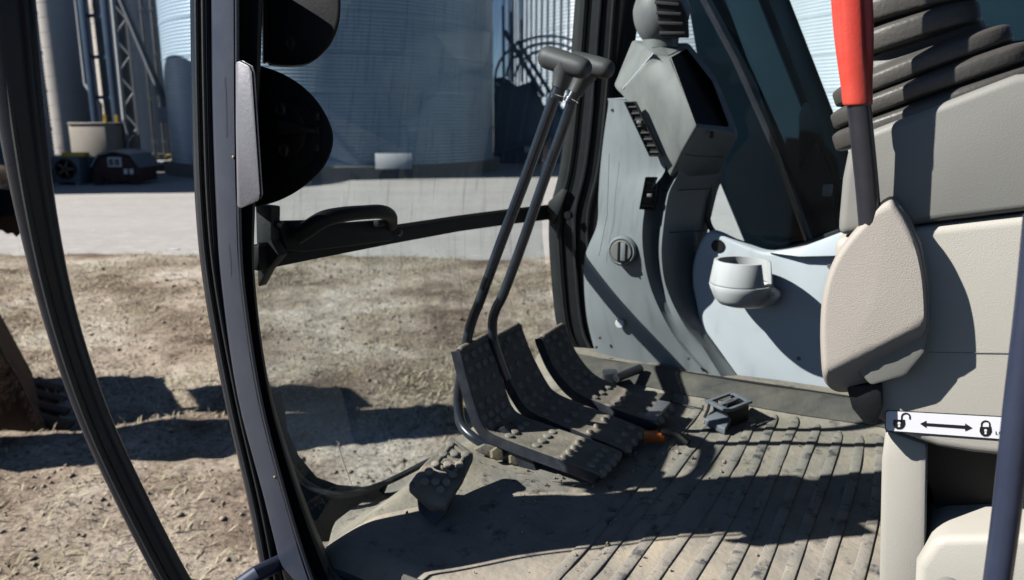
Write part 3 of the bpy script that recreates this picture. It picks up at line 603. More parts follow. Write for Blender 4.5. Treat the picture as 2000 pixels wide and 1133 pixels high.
# grab handle on the bar
gh = bpy.data.objects.new('grab_handle', None); link(gh, wsh); gh.location = P(670, 455, 'u', .87)-wsh.location
slab('handle_base', [P(a, b, 'u', .868) for a, b in ((540, 432), (606, 430), (606, 440), (770, 428), (775, 452), (770, 470), (600, 492), (560, 490), (548, 446), (540, 446))], UU*.012, M['black'], gh, .004)
hp = [P(a, b, 'u', c) for a, b, c in ((578, 462, .86), (600, 448, .845), (632, 428, .828), (670, 419, .82), (710, 415, .82), (745, 414, .825), (762, 422, .84), (764, 440, .86))]
bm = bmesh.new(); rr = [v.x for v in spline([Vector((q, 0, 0)) for q in (.014, .014, .0135, .0125, .012, .0125, .012, .012)], 5)]
add_tube(bm, spline(hp, 5), rr, 14); finish(bm, 'grip', M['black'], gh)
box('release_button', P(742, 436, 'u', .858), VV*.012, UU*.006, ZZ*.006, M['slot'], gh, .002)
for a, b in ((545, 438), (780, 455)): lathe('screw', [(.006, 0), (.006, .004), (.003, .006)], P(a, b, 'u', .866), -UU, ZZ, M['rod'], gh, 6)

# ------------------------------------------------------------------ door latch housings on the left pillar
def spline2(q, n=3): return [(v.x, v.y) for v in spline([Vector((a, b, 0)) for a, b in q], n)]
def dshape(pts, v, d, name, m, parent, bevel=.008):
    return slab(name, V2(pts, v), DV*d, m, parent, bevel, seg=4)
lh = thing('latch_housing', P(555, 260, 'v', .83), 'black D-shaped door latch housing with pale metal plate on the left pillar', 'door latch')
D1 = [(478, 126), (500, 126), (540, 138), (575, 156), (605, 180), (628, 208), (645, 240), (652, 268), (648, 296), (634, 326), (610, 352), (580, 375), (545, 393), (510, 403), (478, 408)]
sp_ = [P(a, b, 'v', .812) for a, b in spline2(D1, 3)]
slab('housing', sp_, DV*.06, M['black'], lh, .006, seg=4)
slab('face_panel', V2([(500, 172), (560, 172), (600, 205), (622, 245), (626, 275), (612, 312), (570, 343), (505, 345)], .809), DV*.004, M['black'], lh, .002)
slab('strike_plate', V2([(461, 121), (468, 119), (486, 128), (492, 140), (508, 378), (506, 392), (470, 408), (464, 404), (461, 250)], .700), DV*.008, M['plate'], lh, .002)
slab('plate_lip', V2([(466, 119), (474, 118), (494, 129), (498, 142), (514, 380), (508, 392), (492, 140), (486, 128)], .702), DV*.09, M['edge'], lh, .001)
cen = P(562, 255, 'v', .808)
lathe('rosette', [(.036, 0), (.036, .004), (.032, .007), (.02, .008), (.001, .009)], cen, -VV, ZZ, M['black'], lh, 32)
for a, b in ((557, 215), (563, 292)):
    lathe('screw', [(.0095, .004), (.0095, .010), (.007, .012), (.006, .008), (.001, .008)], P(a, b, 'v', .808), -VV, ZZ, M['rubber'], lh, 20)
tube('latch_lever', [P(532, 250, 'v', .795), P(548, 247, 'v', .788), P(566, 249, 'v', .79), P(600, 254, 'v', .795), P(616, 256, 'v', .802)], [.006, .010, .0085, .005, .004], M['black'], lh, 12, smoothpts=4)
for b in (228, 255, 288): box('hinge_tab', P(618, b, 'v', .806), UU*.004, VV*.003, ZZ*.005, M['slot'], lh, .001)
uh = thing('upper_housing', P(590, 60, 'v', .85), 'black rounded cover above the door latch, cut by the top edge', 'pillar cover')
D2 = [(520, -90), (664, -90), (667, 0), (664, 45), (650, 82), (628, 108), (602, 124), (560, 127), (522, 122)]
slab('cover', V2(spline2(D2, 3), .82), DV*.06, M['black'], uh, .010, seg=4)
lathe('screw', [(.009, 0), (.009, .003), (.006, .004), (.005, .001), (.001, .001)], P(569, 84, 'v', .819), -VV, ZZ, M['slot'], uh, 20)
slab('cover_seam', V2([(514, -90), (521, -90), (523, 121), (516, 120)], .815), DV*.05, M['rubber'], uh, .002)

# ------------------------------------------------------------------ curved door edge tube (left) and rail (right), hull step
dt = thing('door_frame', P(340, 1133, 'y', .78), 'slim black curved door frame tube sweeping down the left side', 'door frame')
cl = [(-22, -260), (0, -120), (14, 0), (37, 200), (72, 420), (118, 620), (178, 800), (250, 960), (340, 1133), (420, 1260)]
wp = [44, 44, 44, 40, 34, 30, 29, 29, 29, 29]
pts = [P(a, b, 'y', .78) for a, b in cl]
tube('tube', pts, [r/1500*.80 for r in wp], M['tube'], dt, 20, smoothpts=7)
off = Vector((-.006, .004, 0))
tube('seal_strip', [q+Vector((.004, -.018, 0)) for q in pts], .0035, M['rubber'], dt, 8, smoothpts=7)
gr = thing('grab_rail', P(1945, 1133, 'y', .66), 'scuffed navy blue grab rail crossing the lower right corner', 'grab rail')
tube('rail', [P(2030, 420, 'y', .62), P(2012, 600, 'y', .62), P(1988, 800, 'y', .62), P(1966, 1000, 'y', .62), P(1946, 1150, 'y', .62), P(1925, 1300, 'y', .62)], [.0113]*6, M['rail'], gr, 24, smoothpts=5)
st = thing('door_stay', P(495, 1133, 'y', .95), 'short blue black tube end at the bottom edge by the pillar', 'tube')
tube('tube', [P(440, 1165, 'y', .95), P(500, 1122, 'y', .95), P(545, 1100, 'y', 1.0)], .012, M['rail'], st, 12)

# ------------------------------------------------------------------ floor
fl = thing('floor_mat', W(.2, 1.35, 0), 'dusty ribbed rubber floor mat covering the cab floor', 'floor mat')
def sm(a, b, x_): t_ = max(0., min(1., (x_-a)/(b-a))); return t_*t_*(3-2*t_)
def fz(u, v):
    z = .037*sm(1.70, 1.79, v)
    z += .016*math.exp(-((u-.74)/.05)**2-((v-1.12)/.12)**2)
    z += .006*math.exp(-((u-.64)/.10)**2)*sm(.85, 1.0, v)*(1-sm(1.2, 1.5, v))
    z -= .05*sm(.74, .84, u)*(1-sm(1.5, 1.8, v))
    z += .002*math.sin(u*31+v*9)*sm(.4, .6, u)+.0015*math.sin(v*23-u*17)
    z += .006*sm(.47, .52, u)*sm(.9, 1, v)
    z -= .03*(1-sm(.80, .84, v))
    return z
us = np.concatenate([np.linspace(-.8, .40, 70), np.linspace(.41, .86, 75)]); vs_ = np.linspace(.79, 1.875, 120)
def fu(u, v): # front edge pulls back near the door
    return u
rows = [[W(min(u, .775+.09*sm(.80, .98, v)+.03*sm(1.2, 1.5, v)*0), v, fz(u, v)+.0015*float(vnoise(np.array(u), np.array(v), 22, 31))) for v in vs_] for u in us]
bm = grid_mesh(rows)
geo = finish(bm, 'sheet', M['mat'], fl, recalc=False, ang=80)
# edge lip along the doorway
lp = [W(.775, .80, .0), W(.70, .805, .008), W(.60, .80, .008), W(.45, .795, .006), W(.2, .79, .006), W(-.6, .79, .006)]
tube('edge_lip', lp[2:], .006, M['upturn'], fl, 8, smoothpts=5)
# front-left border: raised lip that curves round the pillar foot
tube('edge_lip', [P(612, 1040, 'z', 0), P(622, 1070, 'z', 0), P(634, 1100, 'z', 0), P(655, 1125, 'z', 0), P(690, 1160, 'z', 0)], .003, M['upturn'], fl, 8, smoothpts=5)
# ribs
for i in range(24):
    u0 = .415-i*.0425; v0, v1 = .83, 1.70-.02*math.sin(i)
    nst = 40; bm = bmesh.new(); rings = []
    for s_ in range(nst+1):
        f = s_/nst; v = v0+(v1-v0)*f; u = u0+.030*(v-1.1)**2*0-.055*(v-.9)+.05*(v-.9)**2+.004*math.sin(v*6+i)
        wd = .0088 if s_ < nst-1 else (.008 if s_ == nst-1 else .003)
        zz = fz(u, v)
        h = .0028
        rings.append([bm.verts.new(W(u+a*wd, v, zz+b)) for a, b in ((-1.15, -.004), (-1, .7*h), (-.8, h), (.8, h), (1, .7*h), (1.15, -.004))])
    for r0, r1 in zip(rings, rings[1:]):
        for j in range(5): bm.faces.new((r0[j], r0[j+1], r1[j+1], r1[j]))
    finish(bm, 'rib', M['rib'], fl, ang=60)
bm = grid_mesh([[W(u, v, fz(u, v)+.0035) for v in np.linspace(1.725, 1.80, 8)] for u in np.linspace(-.75, .80, 60)])
finish(bm, 'edge_upturn', M['upturn'], fl, recalc=False, ang=80)
# black strip standing in for the shaded gap between mat and wall
def wallz(px): return 0
tube('wall_gap', [W(.80, 1.80, .042), W(.6, 1.80, .041), W(.3, 1.801, .041), W(-.1, 1.80, .042), W(-.7, 1.80, .041)], .0035, M['slot'], fl, 8)
# crumbs of soil on the mat
bm = bmesh.new()
for i in range(320):
    u = random.gauss(.50, .17); v = random.gauss(1.25, .22)
    if not (-.2 < u < .74 and .86 < v < 1.68): continue
    g = bmesh.ops.create_icosphere(bm, subdivisions=1, radius=min(.005, .0010+random.expovariate(900))); c = W(u, v, fz(u, v)+.003)
    for q in g['verts']: q.co = q.co*random.uniform(.6, 1.3)+c
tag(finish(bm, 'soil_crumbs', M['clod'], None, smooth=False), 'tiny crumbs of dry soil scattered over the cab floor mat', 'soil', kind='stuff')

# ------------------------------------------------------------------ pedals
stud_bm = bmesh.new(); add_lathe(stud_bm, [(.0088, -.001), (.0088, .003), (.0076, .0052), (.004, .0062), (.0001, .0063)], Vector(), ZZ, Vector((1, 0, 0)), 12)
stud_me = bpy.data.meshes.new('stud'); stud_bm.to_mesh(stud_me); stud_bm.free(); stud_me.materials.append(M['stud'])
def put_stud(parent, p, nrm, s=1.0):
    o = bpy.data.objects.new('stud', stud_me); COL.objects.link(o); o.parent = parent
    off = Vector(parent.location) if parent.parent is None else Vector(parent.location)+parent.parent.location
    q = nrm.to_track_quat('Z', 'Y'); o.rotation_euler = q.to_euler(); o.location = p-off; k_ = random.uniform(.94, 1.05); o.scale = (s*k_, s*k_, s*random.uniform(.7, 1.05)); o.location += W(random.uniform(-.0012, .0012), random.uniform(-.0012, .0012), 0)
def pedal(t, prof, v0, v1, flare=0, th=.013, cols=3, rows_u=6, rows_l=5, ss=1.0, skip=0):
    """prof: list (u,z) from toe to heel; plate swept across v0..v1"""
    S = spline([Vector((a, b, 0)) for a, b in prof], 6); n = len(S); bm = bmesh.new(); top = []; bot = []
    def nrm(i):
        a = S[max(i-1, 0)]; b = S[min(i+1, n-1)]; d = (b-a).normalized(); return Vector((-d.y*-1, 0, 0)), d
    K = 6
    for i, s_ in enumerate(S):
        a = S[max(i-1, 0)]; b = S[min(i+1, n-1)]; d = (b-a).normalized(); N_ = Vector((d.y, -d.x)) # in (u,z)
        if N_.y < 0: N_ = -N_
        f = i/(n-1); fl_ = flare*(1-sm(.35, .58, f))
        va, vb = v0-fl_, v1
        cr = .004
        if f > .90:
            q_ = .018*(1-math.sqrt(max(0, 1-((f-.90)/.102)**2))); va += q_; vb -= q_
        top.append([W(s_.x+N_.x*(cr*abs(k/K*2-1)**4), va+(vb-va)*k/K, s_.y+N_.y*(cr*abs(k/K*2-1)**4)) for k in range(K+1)])
        bot.append([W(s_.x-N_.x*th, va+(vb-va)*k/K, s_.y-N_.y*th) for k in range(K+1)])
    vt = [[bm.verts.new(p) for p in r] for r in top]; vb_ = [[bm.verts.new(p) for p in r] for r in bot]
    for A_, inv in ((vt, 0), (vb_, 1)):
        for r0, r1 in zip(A_, A_[1:]):
            for j in range(K): bm.faces.new((r0[j], r0[j+1], r1[j+1], r1[j]))
    for r in range(n-1):
        bm.faces.new((vt[r][0], vt[r+1][0], vb_[r+1][0], vb_[r][0])); bm.faces.new((vt[r][K], vb_[r][K], vb_[r+1][K], vt[r+1][K]))
    for j in range(K): bm.faces.new((vt[0][j], vb_[0][j], vb_[0][j+1], vt[0][j+1])); bm.faces.new((vt[-1][j], vt[-1][j+1], vb_[-1][j+1], vb_[-1][j]))
    o = finish(bm, 'foot_plate', M['pedal'], t, .004, seg=3, limit=50, ang=60)
    a_ = S[0]; d_ = (S[1]-S[0]).normalized(); n_ = Vector((d_.y, -d_.x))
    if n_.y < 0: n_ = -n_
    lipc = Vector((a_.x+n_.x*-.001, a_.y+n_.y*-.001))
    tube('toe_lip', [W(lipc.x-.001, v0-flare+.003, lipc.y-.003), W(lipc.x, v0-flare+.008, lipc.y), W(lipc.x, v1-.008, lipc.y+.001), W(lipc.x-.001, v1-.003, lipc.y-.003)], .0075, M['pedal'], t, 12)
    # dark steel side skirts
    for vv2, sgn in ((v0, -1), (v1, 1)):
        bm = bmesh.new(); r = []
        for i, s_ in enumerate(S):
            f = i/(n-1); fl_ = flare*(1-sm(.35, .58, f)) if sgn < 0 else 0
            vq = vv2-fl_+sgn*.0015
            if f > .90: vq -= sgn*.018*(1-math.sqrt(max(0, 1-((f-.90)/.102)**2)))
            a = S[max(i-1, 0)]; b = S[min(i+1, n-1)]; d = (b-a).normalized(); N_ = Vector((d.y, -d.x))
            if N_.y < 0: N_ = -N_
            r.append([bm.verts.new(W(s_.x+N_.x*q, vq+e, s_.y+N_.y*q)) for q, e in ((.003, -.0015), (.003, .0015), (-.017, .0015), (-.017, -.0015))])
        for x0, x1 in zip(r, r[1:]):
            for j in range(4): bm.faces.new((x0[j], x0[(j+1) % 4], x1[(j+1) % 4], x1[j]))
        bm.faces.new(r[0][::-1]); bm.faces.new(r[-1]); finish(bm, 'side_edge', M['edge'], t, ang=45)
    # studs
    def at(f):
        i = f*(n-1); i0 = int(min(i, n-2)); g = i-i0; s_ = S[i0]*(1-g)+S[i0+1]*g; d = (S[i0+1]-S[i0]).normalized(); N_ = Vector((d.y, -d.x))
        if N_.y < 0: N_ = -N_
        return s_, W(N_.x, 0, N_.y)
    for r in range(rows_u):
        f = .10+.36*r/(rows_u-1)
        for c in range(cols+ (1 if flare > .02 else 0)):
            s_, N_ = at(f); fl_ = flare*(1-sm(.35, .58, f)); nc = cols+(1 if flare > .02 else 0)
            v = v0-fl_+.014+(v1-v0+fl_-.028)*(c+(.25 if r % 2 else -.0))/(nc-.75)
            put_stud(t, W(s_.x, v, s_.y)+N_*.0005, N_, ss)
    for r in range(rows_l):
        f = .60+.33*r/(rows_l-1)
        for c in range(cols):
            if random.random() < .06: continue
            s_, N_ = at(f); v = v0+.016+(v1-v0-.032)*(c+(.25 if r % 2 else 0))/(cols-.75)
            put_stud(t, W(s_.x, v, s_.y)+N_*.0005, N_, ss)
PL = [(.740, .225), (.735, .205), (.722, .160), (.704, .108), (.690, .080), (.668, .066), (.60, .054), (.52, .043), (.462, .033), (.450, .025)]
PM = [(.741, .214), (.735, .195), (.712, .145), (.677, .090), (.656, .072), (.620, .061), (.54, .045), (.462, .029), (.450, .020)]
PR = [(.700, .185), (.695, .170), (.672, .125), (.640, .088), (.612, .070), (.57, .058), (.51, .046), (.445, .036), (.433, .028)]
tl = thing('travel_pedal', W(.60, 1.22, 0), 'nearest foot pedal of the three with its long bent lever and T grip', 'pedal')
pedal(tl, PL, 1.188, 1.298, flare=.004, ss=.95, cols=4)
tm = thing('travel_pedal', W(.60, 1.34, 0), 'middle foot pedal of the three with its long lever and T grip', 'pedal')
pedal(tm, PM, 1.318, 1.436, ss=.95)
tr_ = thing('auxiliary_pedal', W(.58, 1.46, 0), 'farthest of the three foot pedals, without a lever, nearest the grey wall', 'pedal')
pedal(tr_, PR, 1.462, 1.578, ss=1.0, rows_l=4)
box('heel_block', W(.452, 1.52, .040), UU*.014, VV*.054, ZZ*.006, M['plate'], tr_, .003)
# levers
def lever(t, pts, r, grip, col_m):
    tube('lever_rod', pts, r, col_m, t, 16, smoothpts=7)
yl = 1.36
def ly(py): return 1.300+.14*min(1, max(0, (py-190)/520))-.06*sm(800, 880, py)
Lp = [(1083, 190), (1060, 255), (1020, 365), (980, 470), (938, 585), (924, 620), (914, 655), (907, 700), (898, 750), (895, 790), (902, 830), (930, 858), (975, 878), (1030, 893)]
lever(tl, [P(a, b, 'y', ly(b)) for a, b in Lp], .0098, None, M['levrod'])
def ly2(py): return 1.40+.09*min(1, max(0, (py-190)/500))
Lp2 = [(1118, 195), (1100, 250), (1060, 360), (1022, 470), (985, 570), (968, 605), (962, 630), (964, 665), (975, 700), (990, 740)]
lever(tm, [P(a, b, 'y', ly2(b)) for a, b in Lp2], .0098, None, M['levrod'])
def tgrip(t, top, stem, D, wl, wr):
    tx, ty = top; g0 = P(*wl, 'y', D+.03); g1 = P(*wr, 'y', D-.03); d = g1-g0
    f = [0, .04, .13, .3, .5, .7, .87, .96, 1]; rr = [.004, .013, .0185, .019, .0185, .018, .0165, .012, .003]
    bm = bmesh.new(); add_tube(bm, spline([g0+d*a for a in f], 3), [v.x for v in spline([Vector((q, 0, 0)) for q in rr], 3)], 20); finish(bm, 'hand_grip', M['darkgrey'], t)
    a, b = P(*stem, 'y', D), P(*top, 'y', D)
    bm = bmesh.new(); add_tube(bm, spline([a, a.lerp(b, .35), a.lerp(b, .7), b], 3), [v.x for v in spline([Vector((q, 0, 0)) for q in (.0135, .015, .018, .021)], 3)], 18); finish(bm, 'grip_neck', M['darkgrey'], t)
    e = (b-a).normalized(); bm = bmesh.new(); add_tube(bm, [a-e*.02, a-e*.012, a-e*.011, a+e*.003], [.0125, .0125, .0115, .0115], 16); finish(bm, 'lock_nut', M['rod'], t)
    bm = bmesh.new(); add_tube(bm, [a-e*.013, a-e*.0115], [.0135, .0135], 16); finish(bm, 'collar', M['chrome'], t)
tgrip(tl, (1106, 128), (1092, 172), 1.312, (1056, 108), (1152, 138))
tgrip(tm, (1145, 142), (1123, 182), 1.40, (1110, 118), (1197, 138))
# base plate and bolts of the left lever
slab('lever_foot', [P(a, b, 'y', 1.372) for a, b in ((945, 868), (1018, 882), (1032, 905), (1010, 912), (950, 892), (925, 880))], (0, .02, 0), M['pedal'], tl, .003)
for a, b in ((968, 886), (1003, 896)):
    lathe('bolt', [(.013, 0), (.013, .012), (.011, .014), (.001, .0145)], P(a, b, 'y', 1.367), Vector((.25, -.85, .35)), ZZ, M['bolt'], tl, 6, smooth=False)
slab('gusset', [P(a, b, 'y', 1.378) for a, b in ((965, 840), (985, 834), (1035, 882), (1028, 896), (985, 885))], (0, .012, 0), M['edge'], tl, .002)
slab('pivot_bracket', [W(.66, 1.20, 0), W(.58, 1.20, 0), W(.60, 1.20, .045), W(.65, 1.20, .055)], VV*.06, M['edge'], tl, .003)
slab('pivot_bracket', [W(.66, 1.32, 0), W(.57, 1.32, 0), W(.58, 1.32, .04), W(.64, 1.32, .05)], VV*.06, M['edge'], tm, .003)
slab('pivot_bracket', [W(.65, 1.47, 0), W(.52, 1.47, 0), W(.53, 1.47, .035), W(.63, 1.47, .055)], VV*.06, M['edge'], tr_, .003)
# orange connector and black hose under the right pedal
oc_ = thing('wiring_connector', P(1275, 858, 'z', .01), 'orange connector with a black cable under the far pedal', 'connector')
box('plug', P(1276, 852, 'z', .02), Vector((.022, 0, 0)), Vector((0, .012, 0)), ZZ*.009, M['orange'], oc_, .003)
tube('cable', [P(1290, 845, 'z', .03), P(1320, 848, 'z', .025), P(1345, 865, 'z', .014)], .008, M['slot'], oc_, 10, smoothpts=4)
# small foot rod behind
fr_ = thing('pedal_stop', P(1200, 748, 'z', .03), 'small black rod on a block behind the far pedal', 'pedal stop')
tube('rod', [P(1204, 738, 'z', .045), P(1250, 720, 'z', .05)], [.0105, .0115], M['rod'], fr_, 14, ang=60)
box('block', P(1192, 742, 'z', .03), Vector((.018, 0, 0)), Vector((0, .02, 0)), ZZ*.022, M['edge'], fr_, .004)
tube('pin', [P(1205, 738, 'z', .045), P(1206, 752, 'z', .0)], .006, M['rod'], fr_, 8)
tube('wire', [P(1210, 765, 'z', .006), P(1260, 780, 'z', .006), P(1290, 778, 'z', .006), P(1330, 790, 'z', .006), P(1370, 798, 'z', .006)], .0016, M['rubber'], fr_, 6, smoothpts=4)
tag(slab('wire_patch', [P(a, b, 'z', .005) for a, b in ((1278, 778), (1290, 767), (1315, 772), (1310, 784), (1295, 787))], ZZ*.003, M['upturn'], None, .001), 'small dark rubber patch on the mat behind the far pedal', 'patch')
# foot rest
frs = thing('footrest', P(845, 1010, 'z', 0), 'small tilted footrest pad with studs left of the pedals', 'footrest')
def FP(px, py, y): return P(px, py, 'y', y*.955)
c0, c1, c2_, c3 = FP(880, 850, 1.335), FP(926, 884, 1.300), FP(872, 985, 1.195), FP(797, 945, 1.225); mid0, mid1 = FP(836, 898, 1.285), FP(900, 925, 1.255)
bm = bmesh.new(); nn = (c1-c0).cross(c3-c0).normalized()
if nn.z < 0: nn = -nn
add_prism(bm, [c0, c1, FP(905, 925, 1.262), c2_, FP(840, 985, 1.198), c3, FP(822, 910, 1.262)], -nn*.022); finish(bm, 'pad', M['pedal'], frs, .005, seg=3)
slab('foot', [FP(810, 955, 1.235), FP(885, 960, 1.225), FP(872, 1004, 1.20), FP(848, 1028, 1.185), FP(815, 1000, 1.21)], Vector((.01, .05, 0)), M['edge'], frs, .005)
for a, b in ((.14, .22), (.14, .78), (.34, .22), (.34, .78), (.54, .22), (.54, .78), (.70, .22), (.70, .75), (.86, .30), (.86, .72), (.44, .5), (.78, .5), (.24, .5)):
    p = c0.lerp(c3, a).lerp(c1.lerp(c2_, a), b); put_stud(frs, p+nn*.001, nn, .85)
for b in (.22, .78):
    p0 = c0.lerp(c3, .1).lerp(c1.lerp(c2_, .1), b); p1 = c0.lerp(c3, .5).lerp(c1.lerp(c2_, .5), b); tube('bar', [p0, p1], .0035, M['pedal'], frs, 8)
for a in (.12, .32, .52):
    p0 = c0.lerp(c3, a).lerp(c1.lerp(c2_, a), .1); p1 = c0.lerp(c3, a).lerp(c1.lerp(c2_, a), .9); tube('bar', [p0, p1], .0035, M['pedal'], frs, 8)
tube('mount_pin', [P(893, 1000, 'z', .004), P(925, 1012, 'z', .004)], .006, M['slot'], frs, 8)

# floor latch socket
sk = thing('floor_bracket', P(1425, 810, 'z', 0), 'small grey black bracket box with slotted top on the floor mat', 'bracket')
zt = .05; tp = [P(1378, 782, 'z', zt), P(1428, 764, 'z', zt), P(1471, 780, 'z', zt), P(1420, 802, 'z', zt)]
e1 = tp[1]-tp[0]; e2 = tp[3]-tp[0]
def fp2(a, b): return tp[0]+e1*a+e2*b
bm = bmesh.new()
for a0, a1, b0, b1_ in ((0, 1, 0, .12), (0, 1, .88, 1), (0, .14, .12, .88), (.86, 1, .12, .88), (.14, .86, .44, .58)):
    add_prism(bm, [fp2(a0, b0), fp2(a1, b0), fp2(a1, b1_), fp2(a0, b1_)], ZZ*-.006)
finish(bm, 'top_plate', M['greysteel'], sk, .001)
box('body', fp2(.55, .55)-ZZ*.028, e1*.40, e2*.38, ZZ*.018, M['black'], sk, .003)
fp = [P(1376, 818, 'z', .022), P(1390, 800, 'z', .030), P(1428, 815, 'z', .030), P(1416, 838, 'z', .016)]
slab('front_tab', fp, ZZ*-.014, M['greysteel'], sk, .002)
box('catch', fp2(.5, .5)-ZZ*.004, e1*.16, e2*.10, ZZ*.004, M['plate'], sk, .001)
tube('side_arm', [P(1385, 790, 'z', .045), P(1383, 800, 'z', .036), P(1376, 816, 'z', .020)], .0035, M['rod'], sk, 8)
for a, b in ((.2, .28), (.8, .28), (.22, .72), (.78, .72)): box('slot_pin', fp2(a, b)-ZZ*.002, e1*.03, e2*.04, ZZ*.003, M['slot'], sk, 0)

# ------------------------------------------------------------------ far side console
rc = thing('side_console', W(.6, 1.85, .03), 'light grey moulded console wall with air vents beside the windshield', 'console')
rows_px = [  # per row: A, B, C1, C2, C3, E  (px, py, v)
    [(1187, 195, 1.835), (1222, 195, 1.79), (1226, 195, 1.84), (1240, 195, 1.845), (1300, 195, 1.87), (1380, 195, 1.92)],
    [(1177, 262, 1.83), (1262, 262, 1.775), (1266, 262, 1.83), (1280, 262, 1.84), (1330, 262, 1.87), (1395, 262, 1.92)],
    [(1170, 325, 1.83), (1300, 325, 1.765), (1310, 325, 1.82), (1324, 325, 1.78), (1350, 325, 1.84), (1408, 325, 1.93)],
    [(1166, 380, 1.83), (1268, 378, 1.765), (1296, 378, 1.81), (1306, 378, 1.775), (1340, 378, 1.84), (1390, 378, 1.93)],
    [(1163, 440, 1.83), (1255, 440, 1.765), (1286, 440, 1.81), (1296, 440, 1.77), (1330, 440, 1.84), (1375, 440, 1.92)],
    [(1140, 500, 1.835), (1257, 500, 1.770), (1284, 500, 1.81), (1292, 500, 1.77), (1325, 500, 1.84), (1360, 500, 1.90)],
    [(1138, 560, 1.835), (1270, 560, 1.788), (1292, 560, 1.815), (1301, 560, 1.797), (1328, 560, 1.845), (1354, 565, 1.880)],
    [(1143, 620, 1.835), (1296, 620, 1.800), (1316, 622, 1.814), (1330, 624, 1.808), (1352, 626, 1.838), (1373, 630, 1.864)],
    [(1153, 665, 1.84), (1330, 675, 1.815), (1350, 676, 1.820), (1366, 678, 1.822), (1386, 682, 1.841), (1408, 688, 1.857)],
    [(1163, 702, 1.845), (1385, 735, 1.825), (1394, 737, 1.828), (1404, 739, 1.822), (1424, 742, 1.838), (1450, 750, 1.852)],
]
cols_ = list(zip(*rows_px)); fine = []
for c in cols_:
    fine.append(spline(V3(c), 5))
# densify the B and E borders a little by rounding
rows = [list(r) for r in zip(*fine)]
rows2 = []
for r in rows:
    A_, B_p, C1, C2, C3, E_ = r
    m1 = A_.lerp(B_p, .5)-VV*.006
    rows2.append([A_+VV*.05, A_+VV*.01, A_.lerp(B_p, .06), m1, A_.lerp(B_p, .90), B_p-VV*0, B_p.lerp(C1, .35)+VV*.004, C1, C1.lerp(C2, .5), C2, C2.lerp(C3, .5)-VV*.006, C3, C3.lerp(E_, .5), E_, E_+VV*.06])
bm = grid_mesh(rows2); finish(bm, 'moulded_panel', M['grey'], rc, ang=42, recalc=True)
# top closing ledge of the panel
slab('ledge', V3([(1187, 192, 1.836), (1222, 190, 1.79), (1226, 196, 1.84), (1188, 198, 1.88)]), -ZZ*.006, M['grey'], rc, .002)
# seams of the column
for y0 in (370, 452): tube('column_seam', [P(1292, y0+2, 'v', 1.788), P(1318, y0+2, 'v', 1.797), P(1350, y0, 'v', 1.826), P(1388-(y0-370)*.15, y0-1, 'v', 1.868)], .0012, M['slot'], rc, 6)
# pod
pv = {'a': (1236, 78, 1.87), 'b': (1290, 86, 1.83), 'c': (1277, 104, 1.75), 'd': (1199, 168, 1.83), 'e': (1217, 174, 1.79), 'f': (1246, 141, 1.762), 'g': (1361, 246, 1.71), 'h': (1334, 294, 1.735), 'i': (1310, 346, 1.77), 'j': (1222, 192, 1.785), 'k': (1292, 306, 1.765),
      'l': (1425, 248, 1.86), 'm': (1392, 160, 1.87), 'n': (1338, 92, 1.87), 'o': (1438, 262, 1.87), 'p': (1402, 342, 1.93), 'q': (1305, 108, 1.765), 'r': (1436, 242, 1.88), 's': (1398, 150, 1.885), 't': (1345, 84, 1.89)}
X_ = {k_: P(a, b, 'v', c) for k_, (a, b, c) in pv.items()}
def pod(faces, name, m, bev=.004):
    keys = sorted({q for f in faces for q in f}); ix = {q: i for i, q in enumerate(keys)}
    bm = bmf([X_[q] for q in keys], [[ix[q] for q in f] for f in faces]); return finish(bm, name, m, rc, bev, seg=3, limit=12, ang=60)
X_['g2'] = X_['g']; 
for q in 'qglmn': X_[q+'i'] = X_[q]+VV*.05+UU*.0-ZZ*.0
X_['ci'] = X_['c']+VV*.03
# thin rim frame
def face_name():
    fs = [('a', 'c', 'f', 'e', 'd'), ('a', 'b', 'c'), ('c', 'q', 'g', 'h', 'f'), ('f', 'h', 'i', 'k', 'j', 'e'), ('d', 'e', 'j')]
    return fs
keys = list(X_.keys()); 
def pod_part(name, fs, m, bev=.003):
    ks = []; 
    for f in fs:
        for q in f:
            if q not in ks: ks.append(q)
    bm = bmf([X_[q] for q in ks], [[ks.index(q) for q in f] for f in fs]); return finish(bm, name, m, rc, bev, seg=3, limit=10, ang=60, recalc=True)
pod_part('pod_shell', [('a', 'c', 'f', 'e', 'd'), ('a', 'b', 'q', 'c'), ('c', 'q', 'g', 'h', 'f'), ('f', 'h', 'i', 'k', 'j', 'e'), ('d', 'e', 'j'), ('b', 'n', 'q'), ('g', 'o', 'p', 'i', 'h'), ('g', 'l', 'o'), ('l', 'r', 'o'), ('l', 'm', 's', 'r'), ('m', 'n', 't', 's'), ('b', 't', 'n')], M['greydirty'], .006)
pod_part('display_recess', [('q', 'n', 'ni', 'qi'), ('n', 'm', 'mi', 'ni'), ('m', 'l', 'li', 'mi'), ('l', 'g', 'gi', 'li'), ('g', 'q', 'qi', 'gi'), ('qi', 'ni', 'mi', 'li', 'gi')], M['black'], 0)
box('sensor_slot', P(1390, 263, 'v', 1.762), UU*.004, VV*.003, ZZ*.008, M['slot'], rc, .001)
tube('pod_seam', [P(1332, 300, 'v', 1.75), P(1360, 305, 'v', 1.765), P(1412, 306, 'v', 1.815)], .001, M['slot'], rc, 6)
tube('crease', [X_['c'], X_['e']], .0018, M['trim'], rc, 6)
